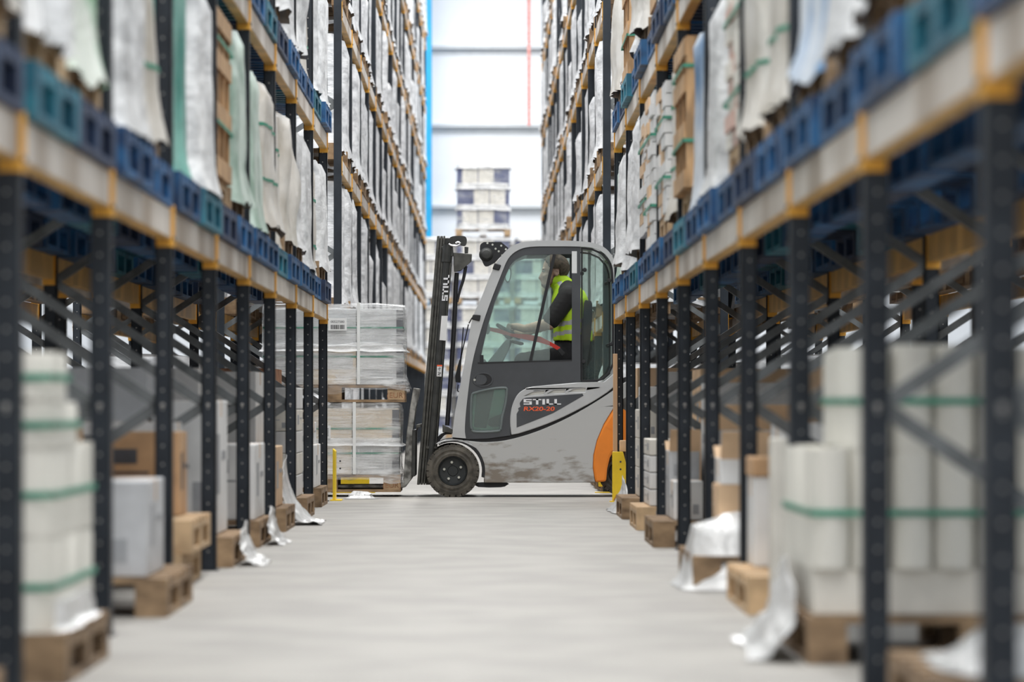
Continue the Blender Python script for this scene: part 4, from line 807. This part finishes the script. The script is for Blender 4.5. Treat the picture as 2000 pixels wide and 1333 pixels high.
# left rack, nearest the camera first
gpallet(L_, -.10, .95, 8.75, 9.95, 'wooden pallet under the nearest cream roll bundle, left rack'); rolls(L_, -.06, 8.85, 5, 5, .10, [(0, .33, 0, 5), (.335, .62, 0, 5)], .146, 'cream roll bundle on the pallet closest to the camera, left rack')
gpallet(L_, -.10, .95, 11.42, 12.72, 'wooden pallet under stepped roll stack, left rack, second from the camera', 'pallet_wood'); RB = rolls(L_, -.06, 11.44, 7, 8, .078, [(0, .26, 0, 7), (.265, .51, 0, 7, 0, 8), (.515, .64, 0, 7, 0, 5), (.645, .78, 0, 7, 0, 3)], .146, 'stepped cream roll stack with green straps on a pallet, left rack')
part(drape(1.12, 1.27, .09, 61, .02, .0, nz=10, na=40, rnd=.5), 'torn_wrap', 'film_loose', RB, 60)
gpallet(L_, -.10, .90, 15.05, 16.35, 'wooden pallet under the printed white carton, left rack'); gcarton(L_, -.02, .50, 15.1, 15.9, .146, .50, 'carton_grey', 'grey white carton with dark printing on a pallet, left rack')
gcarton(L_, .52, 1.0, 15.0, 16.2, .146, .62, 'kraft', 'brown carton behind the printed white carton, left rack')
gpallet(L_, .02, .95, 17.35, 18.55, 'lower of two pale stacked pallets, left rack', 'pallet_wood_pale'); gpallet(L_, -.02, .95, 17.40, 18.6, 'upper of two pale stacked pallets, left rack', 'pallet_wood_pale', .146)
gcarton(L_, .08, .42, 18.05, 18.5, .292, .66, 'kraft', 'tall brown carton on top of two pale stacked pallets, left rack'); gcarton(L_, .44, .95, 17.5, 18.5, .292, .56, 'kraft', 'wide brown carton on two pale stacked pallets, left rack', open_=True)
m_ = gcarton(L_, .15, 1.02, 18.7, 19.15, 0, .70, 'carton_white', 'white carton with a row of red and dark squares, left rack', False)
m = MB()
for k in range(6): m.box(-.40+.14*k, -.31+.14*k, -.2265, -.225, .56, .64, k % 2)
part(m, 'printed_squares', ['print_red', 'print_dark'], m_)
gpallet(L_, -.06, .94, 19.6, 20.8, 'wooden pallet under tall white cartons, fifth bay before the crossing, left rack'); gcarton(L_, .04, .34, 19.75, 20.75, .146, .80, 'carton_white', 'tall white carton at the aisle edge, fifth bay before crossing, left rack'); gcarton(L_, .36, .92, 19.75, 20.75, .146, .96, 'carton_grey', 'taller grey carton behind a tall white carton, fifth bay, left rack')
slump(L_, -.085, .13, 19.75, 20.4, .20, 62, 'white film bunched at a pallet corner, fifth bay before crossing, left rack')
gpallet(L_, -.04, .94, 22.3, 23.5, 'wooden pallet under white cartons, fourth bay before crossing, left rack'); gcarton(L_, .0, .26, 22.5, 23.5, .146, .56, 'carton_white', 'white carton at the aisle edge, fourth bay before crossing, left rack'); gcarton(L_, .30, .92, 22.4, 23.45, .146, .98, 'carton_white', 'tall white carton stack behind, fourth bay before crossing, left rack')
slump(L_, -.065, .12, 22.6, 23.4, .21, 63, 'white film hanging off a pallet, fourth bay before crossing, left rack')
gpallet(L_, -.05, .92, 25.0, 26.2, 'wooden pallet beside brown boards, third bay before crossing, left rack'); gcarton(L_, .02, .09, 25.1, 26.0, .146, .52, 'kraft_light', 'flat brown board standing on edge, third bay, left rack', True, False); hh_ = gcarton(L_, .14, .90, 25.1, 26.1, .146, .98, 'carton_white', 'large white carton with dark hand holes, third bay before crossing, left rack', False)
for zz in (.30, .58): part(MB().box(-.30, -.12, -.503, -.498, zz, zz+.05).box(-.10+.25, .28, -.503, -.498, zz, zz+.05), 'hand_holes', 'print_dark', hh_)
m = MB()                                   # the loose sheet slumping into the aisle
nn = 16; vs = []; fs = []
for i in range(nn+1):
    for j in range(nn+1):
        u, v = i/nn, j/nn; vs.append((-1.32+.26*u*u+.03*noise.noise(Vector((u*4, v*4, 2))), 26.2+.9*v+.10*u+.05*noise.noise(Vector((u*3, v*3, 7))), max(.006, .36*(1-u)**1.6*(.75+.5*v)+.05*noise.noise(Vector((u*5, v*5, 4))))))
for i in range(nn):
    for j in range(nn): a = i*(nn+1)+j; fs.append((a, a+1, a+nn+2, a+nn+1))
o = tag(part(m.add(vs, fs), 'plastic_sheet', 'film_loose', None, 60), 'loose white plastic sheet slumping into the aisle, left rack', 'plastic film'); sd = o.modifiers.new('t', 'SOLIDIFY'); sd.thickness = .003
gpallet(L_, -.06, .92, 27.75, 28.95, 'wooden pallet under white tile boxes, second bay before crossing, left rack')
for k in range(5): gcarton(L_, .02, .30, 27.85, 28.85, .146+.15*k, .292+.15*k, 'tile_cream' if k % 2 else 'carton_white', f'white tile box, {("lowest", "second up", "middle", "fourth up", "topmost")[k]} of the stack, second bay before crossing, left rack', k == 3, False, 'tile boxes, left rack second bay')
gcarton(L_, .33, .92, 27.85, 28.8, .146, .90, 'carton_grey', 'tall grey carton behind the tile box stack, second bay, left rack')
gpallet(L_, -.03, .95, 30.9, 32.1, 'dark wooden pallet under white cartons, first bay before crossing, left rack'); gcarton(L_, .02, .30, 30.95, 31.95, .146, .47, 'carton_white', 'white carton at the aisle edge, first bay before crossing, left rack'); gcarton(L_, .05, .27, 31.0, 31.9, .47, .64, 'carton_white', 'small white carton on top, first bay before crossing, left rack')
gcarton(L_, .34, .95, 31.0, 32.3, .146, 1.05, 'osb', 'large red-brown board case, first bay before crossing, left rack', False, False)
# right rack, nearest the camera first
gpallet(R_, .02, 1.02, 9.5, 10.7, 'wooden pallet under white film closest to the camera, right rack'); filmheap('plastic_film', 'white film over boards on the pallet closest to the camera, right rack', xs(R_, .56), 10.05, .92, 1.0, .09, 71, .146, amp=.03, skirt=.02)
gpallet(R_, -.06, .98, 12.35, 13.55, 'wooden pallet under the large white roll stack, right rack')
gcarton(R_, -.04, .98, 12.4, 13.5, .146, .285, 'tile_cream', 'flat pack of pale boards under the large white roll stack, right rack', False, False)
rolls(R_, -.05, 12.36, 9, 9, .0625, [(0, .355, 0, 9), (.36, .665, 1, 9)], .287, 'large white roll stack with a green strap on pale boards, right rack')
slump(R_, -.09, .16, 12.4, 13.5, .30, 72, 'torn white film at the foot of the large roll stack, right rack')
gpallet(R_, -.06, .94, 15.2, 16.5, 'wooden pallet with upright boards, sixth bay before crossing, right rack', 'pallet_wood_pale'); gcarton(R_, .02, .075, 15.0, 15.19, .0, .66, 'tile_cream', 'narrow beige board standing on end beside a post, right rack', False, False)
gcarton(R_, .02, .30, 16.05, 16.45, .146, .50, 'carton_white', 'tall white carton with brown top, sixth bay before crossing, right rack', False); gcarton(R_, .015, .305, 16.04, 16.46, .50, .575, 'kraft', 'brown tray on the tall white carton, right rack', False, False)
gcarton(R_, .36, .92, 15.4, 16.4, .146, .80, 'carton_grey', 'large grey carton deep under the sixth bay, right rack')
gpallet(R_, -.16, .84, 17.2, 18.5, 'wooden pallet half covered by white film, fifth bay before crossing, right rack'); filmheap('plastic_film', 'white film draped over the front of a pallet, fifth bay, right rack', xs(R_, .04), 17.70, .46, 1.06, .285, 73, amp=.03, skirt=.03)
gcarton(R_, -.01, .22, 18.0, 18.42, .146, .43, 'kraft_light', 'brown carton at the aisle edge behind draped film, right rack', False); gcarton(R_, .0, .21, 18.0, 18.4, .43, .545, 'carton_white', 'white carton on top of a brown carton behind draped film, right rack', False, True, None, True)
gcarton(R_, .25, .85, 17.6, 18.4, .146, .70, 'carton_white', 'white carton deep under the fifth bay, right rack')
gcarton(R_, .10, .60, 20.2, 21.2, .0, .66, 'carton_grey', 'grey carton on the floor under the fourth bay, right rack', True, True, None, True); gcarton(R_, .62, 1.0, 19.9, 21.4, .0, 1.0, 'kraft_light', 'tall light brown carton deep under the fourth bay, right rack')
gpallet(R_, -.12, .88, 22.3, 23.5, 'lower dark wooden pallet of a pair, third bay before crossing, right rack'); gcarton(R_, .0, .16, 22.45, 22.9, .146, .36, 'carton_white', 'white carton with faint dark print, third bay before crossing, right rack'); gcarton(R_, .2, .86, 22.4, 23.4, .146, .90, 'carton_white', 'big white carton deep under the third bay, right rack'); gcarton(R_, .0, .17, 23.0, 23.45, .146, .52, 'carton_grey', 'grey carton with torn lid, third bay, right rack', True, True, None, True)
gpallet(R_, -.10, .90, 25.3, 26.5, 'wooden pallet nearest the camera under tile boxes, second bay, right rack', 'pallet_wood_pale')
for k in range(4): gcarton(R_, -.01, .26, 25.5, 26.45, .146+.105*k, .246+.105*k, 'carton_white' if k != 3 else 'tile_cream', f'white tile box, {("lowest", "second up", "third up", "topmost")[k]} of the stack, second bay before crossing, right rack', True, False, 'tile boxes, right rack second bay')
gcarton(R_, .3, .88, 25.4, 26.4, .146, 1.0, 'kraft_light', 'tall light brown carton behind the tile box stack, right rack')
gpallet(R_, -.11, .88, 27.7, 28.9, 'dark wooden pallet beside crumpled clear film, right rack')
for k in range(3): gcarton(R_, .02, .14, 28.0, 28.8, .146+.2*k, .344+.2*k, 'tile_cream', f'slim cream box, {("lowest", "middle", "topmost")[k]} of a narrow column, right rack', True, False, 'slim boxes, right rack')
gcarton(R_, .04, .16, 28.1, 28.7, .746, .90, 'carton_white', 'small white carton on top of a narrow box column, right rack'); gcarton(R_, .2, .88, 27.9, 28.8, .146, 1.0, 'carton_white', 'big white carton behind the narrow box column, right rack')
slump(R_, -.035, .13, 29.0, 30.2, .24, 74, 'crumpled clear film at the pallet corner near the yellow guard, right rack')
gcarton(R_, .1, .9, 30.6, 32.0, 0, 1.05, 'kraft_light', 'large light brown case under the first bay, right rack', True, True)
tag(part(MB().box(-.017, .017, -.025, .025, .01, 1.19), 'wooden_plank', 'plank_wood', None, 0, .003, loc=(1.032, 32.685, -.01)), 'pale wooden plank standing upright behind the yellow guard at the rack end', 'plank')
gcarton(R_, .035, .125, 32.60, 32.72, .40, .49, 'kraft_light', 'small light brown block above the yellow guard at the rack end', False, False)
# rack-end guards
def guard(pts, y0, y1, loc, label, two=True):
    o = tag(part(MB().prism(pts, y0, y1), 'rack_guard', 'guard_yellow', None, 0, .004, loc=loc), label, 'guard', 'yellow rack guards at the crossing')
    m = MB(); m.box(min(p[0] for p in pts)-.02, max(p[0] for p in pts)+.05, y0-.03, y1+.06, 0, .008); part(m, 'base_plate', 'guard_yellow', o)
    m = MB(); 
    for z in (.26, .32): m.lathe([(0, y0-.003), (.008, y0-.003), (.008, y0)], ((pts[0][0]+pts[1][0])/2+.05, 0, z), 'y', 8)
    part(m, 'bolt', 'print_dark', o); return o
gp = [(0, .0), (.03, .055), (.125, .055), (.135, .21), (.085, .40), (0, .40)]
guard(gp, 0, .03, (1.005, 32.55, 0), 'yellow steel guard at the right rack end, nearer side of the crossing'); guard([(0, 0), (.022, 0), (.022, .40), (0, .42)], 0, .25, (-1.232, 32.93, 0), 'thin yellow steel guard at the left rack end, nearer side of the crossing')
guard([(-x, z) for x, z in gp], 0, .03, (1.11, 35.84, 0), 'yellow steel guard at the right rack end behind the truck, far side'); guard([(-.3, .05), (.0, .05), (.0, .16), (-.3, .16)], 0, .03, (-1.02, 35.84, 0), 'low yellow guard behind the carried load, far side of the crossing')
# thin dark line across the floor and scraps of film
m = MB().box(-3, 3, 34.62, 34.64, .0005, .0015); floor_line = part(m, 'trim_4', 'print_dark'); floor_line['kind'] = 'structure'
filmheap('plastic_film', 'scrap of torn clear film on the floor beside the thin yellow guard', -1.03, 33.7, .22, .3, .03, 81, amp=.03)
# ---------------------------------------------------------------- racks standing back to back behind
# (same frames, beams and loads, seen through the open ground level)
for s, nm in ((-1, 'left'), (1, 'right')):
    rz = 0 if s < 0 else PI
    for k in range(5):
        for hlf in (0, 1):
            yc = Y0-BAY*(k+1)+(.70 if hlf == 0 else 2.0); r = random.Random(900+k*4+hlf*2+s)
            wh = f'{ORD[k]} bay before crossing, {"nearer" if hlf == 0 else "farther"} half, rack behind the {nm} rack'
            load('WCL'[r.randrange(3)], .98, 1.08, .8, 900+k*4+hlf*2+s, f'load on shelf, {wh}', f'loads on the rack behind the {nm} rack', True, 'pallet_wood', (s*(side(s)+1.81), yc, LEV[1]+.003), rz)
            if r.random() < .8: load('LWPC'[r.randrange(4)], .95, 1.05, r.uniform(.4, .95), 950+k*4+hlf*2+s, f'load on floor, {wh}', f'loads on the floor behind the {nm} rack', True, 'pallet_wood', (s*(side(s)+1.81), yc, 0), rz)
    d, n = FB[s]
    for lv in (0, 1, 2):
        for k in range(3):
            for hlf in (0, 1):
                r = random.Random(lv*50+k*9+hlf*3+s); loc = (s*(side(s)+1.81), FARY+d*(k+.5)+(-.64 if hlf == 0 else .64), LEV[lv]+.147)
                dup(fl[r.randrange(8)], loc, rz, f'white wrapped load, {ORD[lv-1]+" shelf" if lv else "floor level"}, {ORD[k]} bay, {"nearer" if hlf == 0 else "farther"} half, rack behind the tall {nm} rack', f'wrapped loads behind the tall {nm} rack')
for o in bpy.data.objects:
    if o.get('category') is None and 'label' in o.keys() and not o['label']: del o['label']
